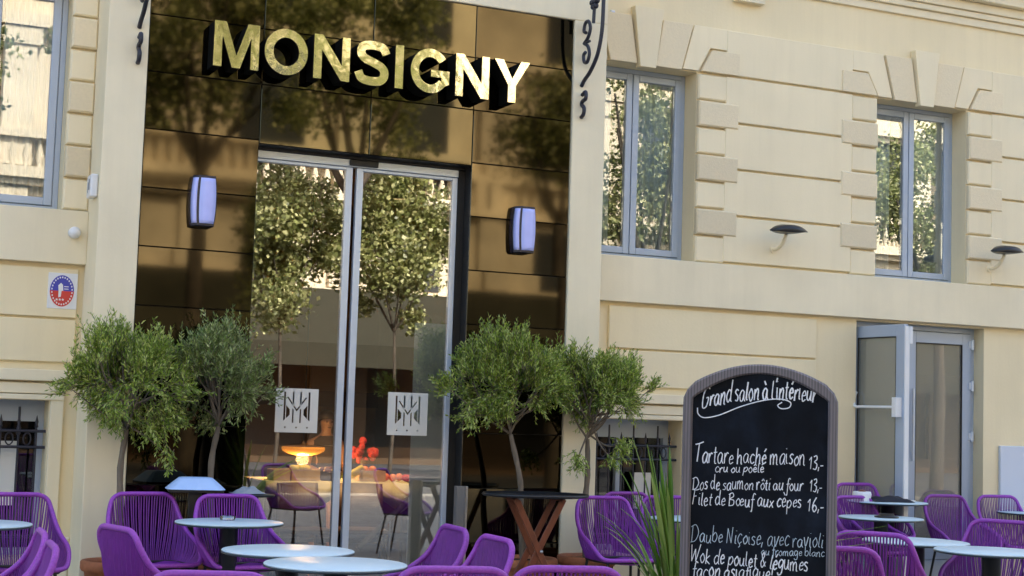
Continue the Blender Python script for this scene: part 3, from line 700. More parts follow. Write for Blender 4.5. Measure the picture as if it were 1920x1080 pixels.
# ------------------------------------------------------------------ wall lamps
def wall_lamp(loc, label):
    r = empty('wall_lamp', loc, 0, label, 'wall lamp', 'blue-white wall lamps beside the glass door')
    h, w, d = 0.19, 0.098, 0.115
    H = MB(); n = 12
    def sec(z):
        k = 1-0.16*(abs(z)/h)**2.2; return w*k
    zs = [-h+2*h*i/n for i in range(n+1)]
    prof = lambda z: [(-sec(z), 0), (-sec(z), -d*.55), (-sec(z)*.55, -d), (sec(z)*.92, -d), (sec(z), -d*.8), (sec(z), 0)]
    vs = []; m = 6
    for z in zs:
        for x, y in prof(z): vs.append((x, y, z))
    fs = [(i*m+k, i*m+(k+1) % m, (i+1)*m+(k+1) % m, (i+1)*m+k) for i in range(n) for k in range(m)]
    fs += [tuple(range(m-1, -1, -1)), tuple(n*m+k for k in range(m))]
    H.add(vs, fs); H.build('housing', m_lamp, r, 0.004)
    for sx in (0, 1):
        Lm = MB(); vs = []
        zz = [z*0.90 for z in zs]
        for z in zz:
            s = sec(z)
            if sx == 0: a, b = (-s*.52+.010, -d-.004), (s*.86, -d-.004)
            else: a, b = (-s*.97, -d*.60-.004), (-s*.60, -d*.97-.002)
            nx = Vector((a[0]-b[0], a[1]-b[1])).normalized()
            mid = ((a[0]+b[0])/2 - (0.004 if sx else 0), (a[1]+b[1])/2-.010)
            vs += [(a[0],a[1],z), (mid[0],mid[1],z), (b[0],b[1],z)]
        fs = []
        for i in range(n): fs += [(i*3, i*3+1, i*3+4, i*3+3), (i*3+1, i*3+2, i*3+5, i*3+4)]
        Lm.add(vs, fs, True); lo = Lm.build('lens', m_lens, r); so = lo.modifiers.new('thick', 'SOLIDIFY'); so.thickness = 0.004
    return r
wall_lamp((-1.245, 0.02, 3.035), 'blue-white wall lamp on the bronze panel left of the glass door')
wall_lamp((1.405, 0.02, 3.03), 'blue-white wall lamp on the bronze panel right of the glass door')

# ------------------------------------------------------------------ wrought-iron brackets
def bracket(x, label):
    r = empty('iron_bracket', (x, 0, 4.6), 0, label, 'bracket', 'wrought-iron scroll brackets of the portal')
    z0 = 4.6
    def tb(pts, rad, name, k=8):
        m = MB(); m.tube([(p.x, p.y, p.z-z0) for p in spline([(0, a, b) for a, b in pts], k)], rad, 8); return m.build(name, m_iron, r)
    tb([(0.0,4.30),(-.05,4.34),(-.16,4.40),(-.28,4.52),(-.345,4.70),(-.36,4.92),(-.37,5.20),(-.40,5.6)], 0.017, 'strut')
    def ring(cy, cz, rad):
        return [(cy+rad*math.cos(a), cz+rad*math.sin(a)) for a in [math.pi*2*i/9 for i in range(9)]]
    sc = [(-.03,4.66),(-.10,4.70),(-.135,4.77),(-.10,4.835),(-.04,4.83),(-.02,4.77),(-.06,4.745)]
    tb(sc, 0.015, 'scroll')
    tb([(-.03,4.66),(-.10,4.62),(-.13,4.55),(-.095,4.49),(-.04,4.50),(-.025,4.56),(-.06,4.58)], 0.015, 'scroll')
    tb([(-.02,4.66),(-.13,4.66)], 0.012, 'collar', 1)
    tb([(-.02,4.22),(-.08,4.235),(-.085,4.18),(-.03,4.165),(-.015,4.14),(-.06,4.10),(-.05,4.05),(-.01,4.03)], 0.017, 'scroll')
    f = MB()
    for k in range(6):
        a = k*math.pi/3; f.sphere((0, -.20+.045*math.cos(a), 4.98+.045*math.sin(a)-z0), .026, 8, 6)
    f.sphere((0, -.20, 4.98-z0), .03, 8, 6); f.tube([(0,-.20,4.96-z0),(0,-.19,4.80-z0)], .016, 6); f.build('rosette', m_iron, r)
bracket(1.925, 'dark wrought-iron scroll bracket on the right pilaster of the portal')
bracket(-1.775, 'dark wrought-iron scroll bracket on the left pilaster of the portal')

# ------------------------------------------------------------------ small fittings on the wall
def floodlight(x, z, label):
    r = empty('floodlight', (x, W-0.03, z), 0, label, 'floodlight', 'dark floodlights on cream arms')
    a = MB(); a.lathe([(.035,-.0),(.035,.02)], 12); 
    a.v = [(vx, -vz, vy) for vx, vy, vz in a.v]; a.v = [(vx, vy, vz-.15) for vx, vy, vz in a.v]
    a.tube(spline([(0,-.01,-.15),(.0,-.08,-.15),(.0,-.16,-.11),(.0,-.22,-.03)], 6), .016, 8)
    a.build('arm', m_trim, r)
    h = MB(); n = 18; prof = []
    for i in range(n+1):
        u = -1+2*i/n; wd = 0.115*max(0.04, (1-abs(u)**2.4)); th = 0.066*max(0.06, (1-abs(u)**2.0)); prof.append((u*.205, wd, th))
    vs = []
    for px, wd, th in prof: vs += [(px, -.26-wd, -.01), (px, -.26-wd*.5, th*.75), (px, -.26+wd*.5, th), (px, -.26+wd, .0), (px, -.26+wd*.6, -th*.35), (px, -.26-wd*.6, -th*.35)]
    fs = [(i*6+k, i*6+(k+1) % 6, (i+1)*6+(k+1) % 6, (i+1)*6+k) for i in range(n) for k in range(6)]
    fs += [tuple(range(5,-1,-1)), tuple(n*6+k for k in range(6))]
    h.add(vs, fs, True); ho = h.build('head', m_black, r); ho.rotation_euler = (0, R(-2), 0)
floodlight(4.19, 3.27, 'dark leaf-shaped floodlight on the wall between the two right windows')
floodlight(6.76, 3.27, 'dark leaf-shaped floodlight right of the far right window')
r = tag(MB(), ) if False else None
b = empty('tube_lamp', (2.455, W-.002, 4.99), 0, 'slim white vertical tube fitting on the wall beside the iron bracket', 'tube lamp')
m = MB(); m.box(-.022, .022, -.035, -.0, -.15, .15); m.build('housing', m_white, b, .008)
m = MB(); m.box(-.012, .012, -.041, -.036, -.13, .13); m.build('strip', m_lens, b)
b = empty('alarm_box', (-2.001, 0.14, 3.10), 0, 'small white box on the left side of the portal', 'alarm box')
m = MB(); m.box(-.055, 0, -.08, .10, -.085, .085); m.build('housing', m_white, b, .012)
m = MB(); m.box(-.0585, -.0565, -.035, .0, -.03, .05); m.box(-.0585, -.0565, .02, .035, -.05, .03); m.build('mark', m_cloth_g, b)
b = empty('wall_sensor', (-2.10, W-.076, 2.775), 0, 'round white sensor on the string course left of the portal', 'sensor')
m = MB(); m.lathe([(.045,0),(.045,.03),(.036,.055),(.015,.066),(.001,.068)], 20); m.v = [(x, -z, y) for x, y, z in m.v]; m.build('dome', m_white, b)
b = empty('hotel_badge', (-2.155, W-.024, 2.335), 0, 'white plaque with a blue and red oval emblem left of the portal', 'plaque')
m = MB(); m.box(-.108, .108, -.012, 0, -.135, .135); m.build('plate', m_white, b, .004)
for nm, a0, a1, mm in (('blue_half', 0, 180, m_blue_e), ('red_half', 180, 360, m_red_e)):
    m = MB(); m.prism_xz([(-.005+.088*math.cos(R(a0+(a1-a0)*i/24)), .118*math.sin(R(a0+(a1-a0)*i/24))) for i in range(25)], -.0145, -.0121); m.build(nm, mm, b)
m = MB()
for i in range(26):      # ring of small white dashes standing for the lettering round the rim
    a = 2*math.pi*(i+.5)/26; cx, cz = -.005+.074*math.cos(a), .102*math.sin(a)
    if abs(math.sin(a)) < .12: continue
    m.box(cx-.0045, cx+.0045, -.0162, -.0147, cz-.006, cz+.006)
m.prism_xz([(-.030,-.05),(-.012,-.045),(-.008,.0),(.004,.0),(.0,.045),(-.015,.06),(-.034,.04),(-.03,.0)], -.0164, -.0148)
m.box(.010, .042, -.0162, -.0147, .03, .036); m.box(.010, .042, -.0162, -.0147, .012, .018)
for k in range(3): m.prism_xz([(-.04+.022*k+a*.35, -.066+bb*.35) for a, bb in STARS], -.0166, -.0150)
m.build('emblem', m_white, b)
b = empty('wall_board', (7.32, W-.002, 1.12), 0, 'plain white board on the wall right of the terrace door', 'board')
m = MB(); m.box(-.40, .40, -.035, 0, -.40, .25); m.build('panel', mat('pale_blue_board', (.62,.66,.74), .5), b, .006)
b = empty('door_post', (0.83, -.28, 0), 0, 'short steel post at the right side of the glass door', 'post')
m = MB(); m.box(-.045, .03, -.03, .03, .012, .95); m.build('body', mat('grey_post', (.16,.15,.14), .4), b, .004)
m = MB(); m.box(.031, .048, -.03, .03, .012, .95); m.build('edge', m_steel, b, .003)
m = MB(); m.box(-.07, .07, -.05, .05, 0, .011); m.build('base', m_black, b)

# ------------------------------------------------------------------ purple cord chairs
def make_chair():
    r = empty('cord_chair', (0,0,0))
    half = [(0,.275,.885),(.10,.275,.885),(.165,.273,.880),(.212,.266,.850),(.236,.245,.79),(.256,.195,.71),(.275,.10,.635),(.288,.0,.595),(.290,-.10,.560),(.278,-.19,.505),(.250,-.25,.455),(.19,-.275,.442)]
    right = spline(half, 7); left = [Vector((-p.x, p.y, p.z)) for p in right[::-1]]
    rim = left[:-1]+right
    front = [Vector((x, -.275-.004*math.cos(x*6), .442)) for x in (.14, .07, 0, -.07, -.14)]
    m = MB(); m.tube(rim+front, .0155, 8, closed=True); m.build('rim', m_purple_r, r)
    sh = [(0,.175,.425),(.09,.173,.425),(.15,.168,.425),(.19,.15,.425),(.212,.10,.425),(.222,.04,.425),(.226,-.03,.425),(.226,-.10,.425),(.222,-.16,.425),(.216,-.21,.425),(.205,-.245,.425),(.18,-.262,.425)]
    sr = spline(sh, 7); seat = [Vector((-p.x, p.y, p.z)) for p in sr[::-1]][:-1]+sr
    m = MB(); m.tube(seat+[Vector((x, -.262, .425)) for x in (.1, 0, -.1)], .011, 6, closed=True); m.build('seat_frame', m_black, r)
    # shell cords from the rim to the seat frame, spaced evenly along the rim
    def resample(P, n):
        d = [0]
        for i in range(1, len(P)): d.append(d[-1]+(P[i]-P[i-1]).length)
        out = []; j = 0
        for k in range(n):
            t = d[-1]*k/(n-1)
            while j < len(P)-2 and d[j+1] < t: j += 1
            u = (t-d[j])/max(1e-9, d[j+1]-d[j]); out.append(P[j].lerp(P[j+1], min(1, max(0, u))))
        return out
    N = 104; A = resample(rim, N); B = resample(seat, N); m = MB()
    for i in range(2, N-2):
        a, b = A[i], B[i]; jit = .003*math.sin(i*2.3)
        mid = a.lerp(b, .5); out = Vector((mid.x, mid.y, 0)); 
        if out.length > 1e-6: out.normalize()
        mid = mid + out*0.018 + Vector((jit, 0, 0))
        m.tube(spline([a, mid, b], 3), .0052, 4, caps=False)
    m.build('cord_shell', m_purple, r)
    m = MB(); n = 44
    for i in range(n):
        y = .16-.42*i/(n-1); hw = .205 if y < .1 else .205-(y-.1)*.9
        m.tube([(-hw,y,.428),(-hw*.5,y,.414),(0,y,.409),(hw*.5,y,.414),(hw,y,.428)], .0047, 4, caps=False)
    m.build('cord_seat', m_purple, r)
    for sx in (-1, 1):
        for y0, y1 in ((-.22,-.265),(.13,.205)):
            m = MB(); m.tube([(sx*.19,y0,.418),(sx*.235,y1,.0)], [.012,.010], 8); m.build('leg', m_black, r)
    return r
proto_chair = make_chair()
first = [True]
def chair(bx, by, hd, label, dz=0):
    """bx, by: place of the top of the back; hd: direction the chair faces"""
    a = math.atan2(hd[0], -hd[1])            # local -y turns onto hd
    o = proto_chair if first[0] else copy_tree(proto_chair); first[0] = False
    off = Vector((0, .27, 0)); off.rotate(Euler((0,0,a)))
    o.location = (bx-off.x, by-off.y, dz); o.rotation_euler = (0,0,a)
    tag(o, label, 'chair', 'purple cord chairs on the terrace')
for c in CHAIRS: chair(*c)

# ------------------------------------------------------------------ bistro tables
def make_table():
    r = empty('bistro_table', (0,0,0))
    m = MB(); m.lathe([(.001,.735),(.352,.735),(.357,.739),(.357,.7425),(.353,.7455),(.001,.7455)], 64, caps=False); m.build('table_top', m_ttop, r)
    m = MB(); m.lathe([(.30,.722),(.345,.724),(.3585,.729),(.3585,.7345),(.30,.7345)], 64, caps=False); m.build('top_rim', m_tedge, r)
    m = MB(); m.lathe([(.06,.016),(.06,.70),(.11,.718),(.22,.7215)], 24); m.build('column', m_black, r)
    m = MB(); m.lathe([(.24,0),(.24,.008),(.22,.014),(.001,.016)], 40); m.build('base', m_black, r)
    return r
proto_table = make_table(); ft = [True]
for x, y, z, label in TABLES:
    o = proto_table if ft[0] else copy_tree(proto_table); ft[0] = False
    o.location = (x, y, z); tag(o, label, 'table', 'round bistro tables on the terrace')

# things on the tables
t = empty('ashtray', (-1.22, -1.12, .746), 0, 'small clear glass ashtray on the table before the left chairs', 'ashtray')
m = MB(); m.lathe([(.05,0),(.055,.028),(.048,.028),(.042,.010),(.001,.008)], 20); m.build('bowl', glass_mat('clear_glass', (.85,.9,.95), .15), t)
t = empty('ashtray', (TABLES[4][0]+.02, TABLES[4][1]-.05, .746), .3, 'black ashtray on the table behind the menu board', 'ashtray')
m = MB(); m.lathe([(.10,0),(.105,.012),(.07,.018),(.06,.035),(.05,.035),(.045,.012),(.001,.01)], 20); m.build('bowl', m_black, t)
jx, jy, jz = TABLES[5][0], TABLES[5][1], .7465+TABLES[5][2]
j = MB(); n = 18
vs = []; 
for i in range(n+1):
    for k in range(n+1):
        u, v = -1+2*i/n, -1+2*k/n; rr = max(abs(u), abs(v))
        z = .055*(1-rr**3)*(0.75+.25*math.sin(5*u+2)*math.cos(4*v+1)) + .003
        vs.append((u*.19, v*.13, z))
j.add(vs, [(i*(n+1)+k, (i+1)*(n+1)+k, (i+1)*(n+1)+k+1, i*(n+1)+k+1) for i in range(n) for k in range(n)], True)
o = j.build('jacket', m_cloth_b); o.location = (jx-.02, jy-.06, jz); o.rotation_euler = (0,0,-.3); tag(o, 'crumpled black garment lying on the table by the terrace door', 'garment')
bg_ = empty('paper_cup_holder', (jx-.27, jy+.02, jz), .2, 'white round-holed stand beside the black garment', 'stand')
m = MB(); m.lathe([(.075,0),(.085,.06),(.078,.085),(.045,.085),(.04,.05),(.001,.045)], 20); m.build('body', m_white, bg_)
m = MB(); m.sphere((0,0,.078), .036, 12, 8, (1,1,.7)); m.build('core', m_mahog, bg_)
o = MB(); o.box(-.10, .10, -.07, .07, 0, .012); o = o.build('paper_napkin', m_paper, None, .003); o.location = (jx+.17, jy-.02, jz); o.rotation_euler = (0,0,.5); tag(o, 'pale folded paper at the right end of the table by the terrace door', 'napkin')

# covered stand behind the left chairs
b = empty('covered_stand', (-1.31, -.52, 0), R(-10), 'black stand under a pale blue pleated cover behind the left chairs', 'stand')
m = MB(); m.box(-.045,.045,-.045,.045,.02,.90); m.box(-.17,.17,-.15,.15,0,.02); m.box(-.19,.19,-.15,.15,.90,.925); m.build('frame', m_black, b, .004)
m = MB(); vs = []; NR = 36
for zz, sx, sy in ((.922,.205,.18),(.960,.165,.14),(1.0,.118,.09),(1.003,.10,.08)):
    for k in range(NR):
        a = 2*math.pi*k/NR; q = max(abs(math.cos(a)), abs(math.sin(a)))**.8; pl = 1+.035*(k % 2)*(1.01-zz)*8
        vs.append((sx*math.cos(a)/q*pl, sy*math.sin(a)/q*pl, zz))
fs = [(i*NR+k, i*NR+(k+1) % NR, (i+1)*NR+(k+1) % NR, (i+1)*NR+k) for i in range(3) for k in range(NR)]+[tuple(3*NR+k for k in range(NR))]
m.add(vs, fs); m.build('cover', m_bluecover, b)
b = empty('serving_stand', (-.89, -.50, 0), R(8), 'black stand with a grey cloth bundle beside the pale blue cover', 'stand')
m = MB(); m.box(-.035,.035,-.035,.035,.02,.87); m.box(-.14,.14,-.14,.14,0,.02); m.lathe([(.16,.87),(.165,.885),(.001,.888)], 24); m.build('frame', m_black, b, .003)
o = MB(); n = 14; vs = []
for i in range(n+1):
    for k in range(n+1):
        u, v = -1+2*i/n, -1+2*k/n; rr = min(1, math.hypot(u, v)); vs.append((u*.12, v*.10, .004+.06*(1-rr**2)*(.7+.3*math.sin(6*u)*math.cos(5*v+1))))
o.add(vs, [(i*(n+1)+k, (i+1)*(n+1)+k, (i+1)*(n+1)+k+1, i*(n+1)+k+1) for i in range(n) for k in range(n)], True)
o = o.build('cloth_bundle', m_cloth_g); o.location = (-.92, -.50, .889); tag(o, 'grey cloth bundle on the black stand by the glass door', 'cloth')

# folding tray stand with mahogany cross legs
b = empty('tray_table', (1.24, -.78, 0), R(-14), 'black oval tray on crossed mahogany legs before the right olive trees', 'tray stand')
m = MB(); NR = 48; vs = []
for s, z in ((.36,.898),(.405,.902),(.415,.915),(.405,.928),(.395,.914),(.001,.912)):
    for k in range(NR): a = 2*math.pi*k/NR; vs.append((s*math.cos(a), s*.72*math.sin(a), z))
m.add(vs, [(i*NR+k, i*NR+(k+1) % NR, (i+1)*NR+(k+1) % NR, (i+1)*NR+k) for i in range(5) for k in range(NR)]+[tuple(range(NR-1,-1,-1))], True); m.build('tray', m_black, b)
for sy in (-.16, .16):
    for sg in (-1, 1):
        m = MB(); y = sy+sg*.012; dx = .24
        m.add([(-sg*dx-.026,y-.011,0),(-sg*dx+.026,y-.011,0),(-sg*dx+.026,y+.011,0),(-sg*dx-.026,y+.011,0),(sg*dx*.75-.026,y-.011,.885),(sg*dx*.75+.026,y-.011,.885),(sg*dx*.75+.026,y+.011,.885),(sg*dx*.75-.026,y+.011,.885)],
              [(3,2,1,0),(4,5,6,7),(0,1,5,4),(1,2,6,5),(2,3,7,6),(3,0,4,7)]); m.build('leg', m_mahog, b, .004)
m = MB()
for x in (-.18, .18): m.tube([(x,-.19,.885),(x,.19,.885)], .014, 8)
m.build('stretcher', m_mahog, b)
m = MB()
for y in (-.186, .186): m.sphere((.018, y, .503), .013, 10, 8)
m.build('pivot', m_steel, b)

# ------------------------------------------------------------------ terracotta pots and olive trees
def pot(x, y, rad, label, h=.40):
    r = empty('terracotta_pot', (x, y, 0), 0, label, 'pot', 'terracotta pots along the hotel front')
    k = rad/.26
    m = MB(); m.lathe([(.17*k,0),(.20*k,h*.45),(.205*k,h*.46),(.212*k,h*.50),(.205*k,h*.54),(.228*k,h*.80),(.25*k,h*.82),(.26*k,h*.86),(.26*k,h*.97),(.25*k,h),(.222*k,h),(.21*k,h*.93)], 36, caps=False); m.build('body', m_terra, r)
    m = MB(); m.lathe([(.215*k,h*.92),(.10*k,h*.94),(.001,h*.945)], 24, caps=False); m.build('soil', m_soil, r)
def leaf(mb, p, d, nrm, L, w):
    t = d.normalized(); s = t.cross(nrm)
    if s.length < 1e-4: s = t.orthogonal()
    s.normalize(); n = s.cross(t)
    mb.add([p, p+t*L*.45+s*w+n*L*.04, p+t*L, p+t*L*.45-s*w+n*L*.04], [(0,1,2,3)])
def rdir(r): 
    while True:
        v = Vector((r.uniform(-1,1), r.uniform(-1,1), r.uniform(-1,1)))
        if .05 < v.length < 1: return v.normalized()
def olive(x, y, trunk, centre, rad, ntw, seed, material, label, extra=(), flat=1.0):
    r = random.Random(seed)
    root = empty('olive_tree', (x, y, 0), 0, label, 'olive tree', 'olive trees in terracotta pots')
    org = Vector((x, y, 0)); T = MB(); tp = [Vector(p)-org for p in trunk]
    path = spline(tp, 6); n = len(path)
    T.tube(path, [.029-.010*i/(n-1)+.002*math.sin(i*1.7) for i in range(n)], 10)
    T.build('trunk', m_bark, root)
    c = Vector(centre)-org; rad = Vector(rad); top = tp[-1]
    B = MB(); Lf = MB()
    clumps = []
    for i in range(24):
        d = rdir(r); q = r.uniform(.45, .98)
        if d.z < -.3 and r.random() < .35: d.z = -d.z
        clumps.append((c+Vector((d.x*rad.x*q, d.y*rad.y*q, d.z*rad.z*q)), r.uniform(.08, .19)))
    for e in extra: clumps.append((Vector(e[:3])-org, e[3]))
    for cc, cr in clumps:
        a = top.lerp(c, r.uniform(0, .5)); mid = a.lerp(cc, .5)+rdir(r)*.04-Vector((0,0,.03))
        pts = spline([a, mid, cc], 4); B.tube(pts, [.010-.007*k/(len(pts)-1) for k in range(len(pts))], 5)
    wts = [cr**2.2 for _, cr in clumps]; nx = len(extra); 
    for i in range(int(ntw*2.1)):
        cc, cr = r.choices(clumps, wts)[0]
        d = rdir(r); p = cc+d*cr*r.uniform(.1, 1.0)
        out = (p-c); out = Vector((out.x/rad.x, out.y/rad.y, out.z/rad.z)); ol = out.length
        if ol > 1e-4: out.normalize()
        up = 1.05 if out.z > -.1 else .25
        g = (out*.8+rdir(r)*.65+Vector((0,0,up))).normalized()
        if out.z < -.45: g = (out*.7+rdir(r)*.7+Vector((0,0,-.35))).normalized()
        L = r.uniform(.09, .20)
        if out.z > .35 and r.random() < .22: L *= 1.6; g = (g*.35+Vector((0,0,1))).normalized()
        bend = rdir(r)*.25; st = p-g*L*.3; pts = []
        for k in range(6): u = k/5; pts.append(st+(g+bend*u).normalized()*L*u)
        B.tube(pts, [.0028,.0025,.0022,.0018,.0014,.001], 3, caps=False, smooth=False)
        nl = int(L/.0105); ph = r.uniform(0, 6)
        for k in range(nl):
            u = (k+.6)/nl; q = pts[min(4, int(u*5))].lerp(pts[min(5, int(u*5)+1)], u*5-int(u*5)) if u < 1 else pts[5]
            ax = (g+bend*u).normalized(); sd = ax.orthogonal().normalized(); sd.rotate(Matrix.Rotation(ph+k*1.57+(0 if k % 2 else math.pi), 3, ax))
            dr = (ax*r.uniform(.75,1.3)+sd*r.uniform(.5,.9)).normalized()
            ln = r.uniform(.034, .062)*(1-.35*u); leaf(Lf, q, dr, rdir(r), ln, ln*r.uniform(.12,.17))
    B.build('branch', m_bark, root); Lf.build('crown', material, root)
    return root
for a in POTS: pot(*a)
for a in OLIVES: olive(*a)

# ------------------------------------------------------------------ strap-leaved plant behind the menu board
PX, PY = PLANT
b = empty('blade_plant', (PX, PY, 0), 0, 'tall green strap-leaved plant behind the left edge of the menu board', 'plant')
m = MB(); m.lathe([(.12,0),(.16,.26),(.165,.28),(.15,.28),(.14,.25),(.001,.25)], 28); m.build('planter', m_cloth_g, b)
m = MB(); rr = random.Random(4)
def blade(a0, L, lean, w, droop, twist=0.0, base=(0,0,.26)):
    d = Vector((math.cos(a0), math.sin(a0), 0)); s = Vector((-math.sin(a0+twist), math.cos(a0+twist), 0)); P = []; n = 10
    for k in range(n+1):
        u = k/n; h = L*u*(1-droop*u*u*.5); o = L*lean*(u**1.6)+L*droop*.35*u**3; P.append(Vector(base)+d*(.03+o)+Vector((0,0,h)))
    vs = []
    for k, p in enumerate(P):
        u = k/n; ww = w*1.7*(.45+.9*u)*(1-u)**.55 if u < 1 else 0.0005; ww = max(ww, .0008); vs += [p-s*ww, p+Vector((0,0,.0))-d*ww*.35, p+s*ww]
    fs = []
    for k in range(n): fs += [(k*3,k*3+1,k*3+4,k*3+3),(k*3+1,k*3+2,k*3+5,k*3+4)]
    m.add(vs, fs, True)
for a in BLADES: blade(*a)
for i_ in range(34): blade(R(rr.uniform(110, 265)), rr.uniform(.55, 1.12), rr.uniform(.04, .38), rr.uniform(.006, .012), rr.uniform(.02, .45), rr.uniform(-.8, .8))
o = m.build('leaves', m_blade, b); so = o.modifiers.new('thick', 'SOLIDIFY'); so.thickness = 0.0015

# ------------------------------------------------------------------ chalk menu board
BW, BZ1, BZ2 = 0.735, 1.615, 1.79         # width, height of the shoulders, height of the arch
bd = empty('menu_board', BOARD[:3], BOARD[3], 'tall arched black chalkboard menu in a grey frame', 'menu board')
h = BW/2
def outline(inset):
    w = h-inset; pts = [(-w, .05+inset), (w, .05+inset), (w, BZ1-.03)]
    cr = .075
    pts += [(w-cr*.02, BZ1+.005), (w-cr*.25, BZ1+.045-inset*.55), (w-cr*.75, BZ1+.085-inset*.9)]
    x1 = w-cr*.75; z1 = BZ1+.085-inset*.9
    for i in range(1, 20):
        x = x1-2*x1*i/20; pts.append((x, z1+(BZ2-inset-z1)*(1-(x/x1)**2)))
    pts += [(-x1, z1), (-(w-cr*.25), BZ1+.045-inset*.55), (-(w-cr*.02), BZ1+.005), (-w, BZ1-.03)]
    return pts
A_, B_ = outline(0), outline(.047); n = len(A_)
m = MB(); 
vs = []
C_ = outline(.008); D_ = outline(.040)
for P, y in ((A_, .022), (A_, -.012), (C_, -.024), (D_, -.024), (B_, -.012), (B_, .0)): vs += [(x, y, z) for x, z in P]
for L in range(5):
    m.add(vs, [(L*n+i, L*n+(i+1) % n, (L+1)*n+(i+1) % n, (L+1)*n+i) for i in range(n)])
m.build('frame', m_bframe, bd)
m = MB(); m.prism_xz(outline(.030), -.002, .018); m.build('slate', m_board, bd)
m = MB()
for s in (-1, 1): m.tube([(s*(h-.05), .03, 1.45), (s*(h-.04), .40, 0.012)], .014, 8); m.box(s*(h-.05)-.02, s*(h-.05)+.02, -.02, .02, 0, .05)
m.build('leg', m_bframe, bd)
# single-stroke handwriting: every glyph is (advance, strokes); x-height 1, capitals about 1.7
GL = {
'a':(.95,[[(.75,.85),(.45,1),(.12,.6),(.25,.08),(.55,.15),(.75,.8)],[(.75,.9),(.72,.3),(.9,.02)]]),
'b':(.9,[[(.15,1.75),(.12,.1)],[(.12,.6),(.5,1),(.78,.55),(.5,.02),(.14,.15)]]),
'c':(.8,[[(.7,.85),(.4,1),(.12,.5),(.35,.02),(.72,.2)]]),
'd':(.95,[[(.72,.8),(.4,.98),(.1,.5),(.35,.0),(.7,.3)],[(.78,1.75),(.72,.3),(.88,0)]]),
'e':(.8,[[(.12,.5),(.65,.62),(.45,1),(.14,.6),(.3,.03),(.72,.22)]]),
'f':(.62,[[(.75,1.6),(.5,1.75),(.35,1.2),(.3,-.5),(.1,-.55)],[(.08,.92),(.65,.98)]]),
'g':(.9,[[(.72,.85),(.4,1),(.12,.55),(.35,.1),(.7,.5)],[(.74,.95),(.68,-.4),(.3,-.65),(.1,-.4)]]),
'h':(.9,[[(.15,1.75),(.12,0)],[(.14,.55),(.45,1),(.65,.8),(.66,.1),(.82,.02)]]),
'i':(.42,[[(.15,.95),(.16,.15),(.34,.04)],[(.17,1.4),(.2,1.44)]]),
'k':(.85,[[(.15,1.75),(.12,0)],[(.65,1),(.16,.5),(.72,0)]]),
'l':(.45,[[(.18,1.75),(.14,.25),(.36,.02)]]),
'm':(1.3,[[(.1,.95),(.12,0)],[(.13,.6),(.38,1),(.55,.8),(.56,0)],[(.57,.6),(.85,1),(1.02,.75),(1.02,.1),(1.18,.02)]]),
'n':(.92,[[(.1,.95),(.12,0)],[(.13,.55),(.45,1),(.66,.75),(.66,.1),(.84,.02)]]),
'o':(.85,[[(.45,1),(.12,.55),(.4,.0),(.74,.45),(.5,.98),(.36,.95)]]),
'p':(.9,[[(.15,.95),(.1,-.75)],[(.14,.55),(.5,1),(.78,.6),(.45,.05),(.15,.2)]]),
'q':(.9,[[(.72,.85),(.4,1),(.12,.55),(.35,.1),(.7,.5)],[(.74,.95),(.72,-.7)]]),
'r':(.68,[[(.1,.95),(.13,0)],[(.14,.55),(.4,.98),(.62,.9)]]),
's':(.72,[[(.6,.88),(.35,1),(.16,.75),(.55,.4),(.45,.05),(.1,.12)]]),
't':(.6,[[(.3,1.5),(.26,.2),(.5,.03)],[(.06,1.0),(.56,1.04)]]),
'u':(.92,[[(.12,.95),(.15,.2),(.45,.03),(.68,.5),(.7,.95)],[(.7,.95),(.7,.15),(.86,.02)]]),
'v':(.8,[[(.08,.95),(.35,.02),(.7,1)]]),
'x':(.8,[[(.1,.95),(.7,0)],[(.68,.98),(.1,0)]]),
'y':(.8,[[(.1,.95),(.4,.1)],[(.7,.98),(.25,-.6)]]),
'G':(1.35,[[(1.05,1.45),(.7,1.75),(.2,1.1),(.3,.1),(.85,.1),(1.05,.75),(.7,.78)]]),
'T':(1.15,[[(.0,1.6),(.55,1.68),(1.15,1.85)],[(.55,1.68),(.5,.02)]]),
'D':(1.3,[[(.25,1.55),(.2,.02)],[(.02,1.5),(.7,1.7),(1.15,.95),(.75,.15),(.05,-.05)]]),
'F':(1.0,[[(.2,1.6),(.15,.0)],[(.0,1.62),(.5,1.62),(.95,1.75)],[(.17,.9),(.6,.95)]]),
'B':(1.15,[[(.2,1.65),(.15,.0)],[(.05,1.5),(.6,1.75),(.8,1.3),(.2,.9),(.85,.75),(.8,.15),(.1,.0)]]),
'N':(1.2,[[(.15,0),(.22,1.6)],[(.22,1.6),(.8,.02)],[(.8,.02),(.92,1.75)]]),
'W':(1.55,[[(.05,1.65),(.35,.02)],[(.35,.02),(.72,1.25)],[(.72,1.25),(.98,.02)],[(.98,.02),(1.4,1.75)]]),
'1':(.6,[[(.1,1.1),(.4,1.55)],[(.4,1.55),(.3,0)]]),
'3':(.8,[[(.1,1.4),(.5,1.55),(.6,1.15),(.25,.85),(.65,.6),(.5,.05),(.08,.1)]]),
'6':(.8,[[(.6,1.6),(.25,1.0),(.15,.4),(.4,.0),(.68,.4),(.4,.75),(.18,.45)]]),
',':(.4,[[(.2,.2),(.1,-.3)]]), '-':(.6,[[(.05,.5),(.5,.55)]]), "'":(.3,[[(.2,1.75),(.12,1.4)]]), '&':(1.0,[[(.8,.1),(.2,1.1),(.4,1.5),(.55,1.15),(.12,.5),(.35,.0),(.8,.6)]]), ' ':(.42,[]), '!':(.4,[[(.2,1.7),(.16,.5)],[(.15,.1),(.17,.05)]]), '.':(.35,[[(.12,.05),(.16,.1)]]),
}
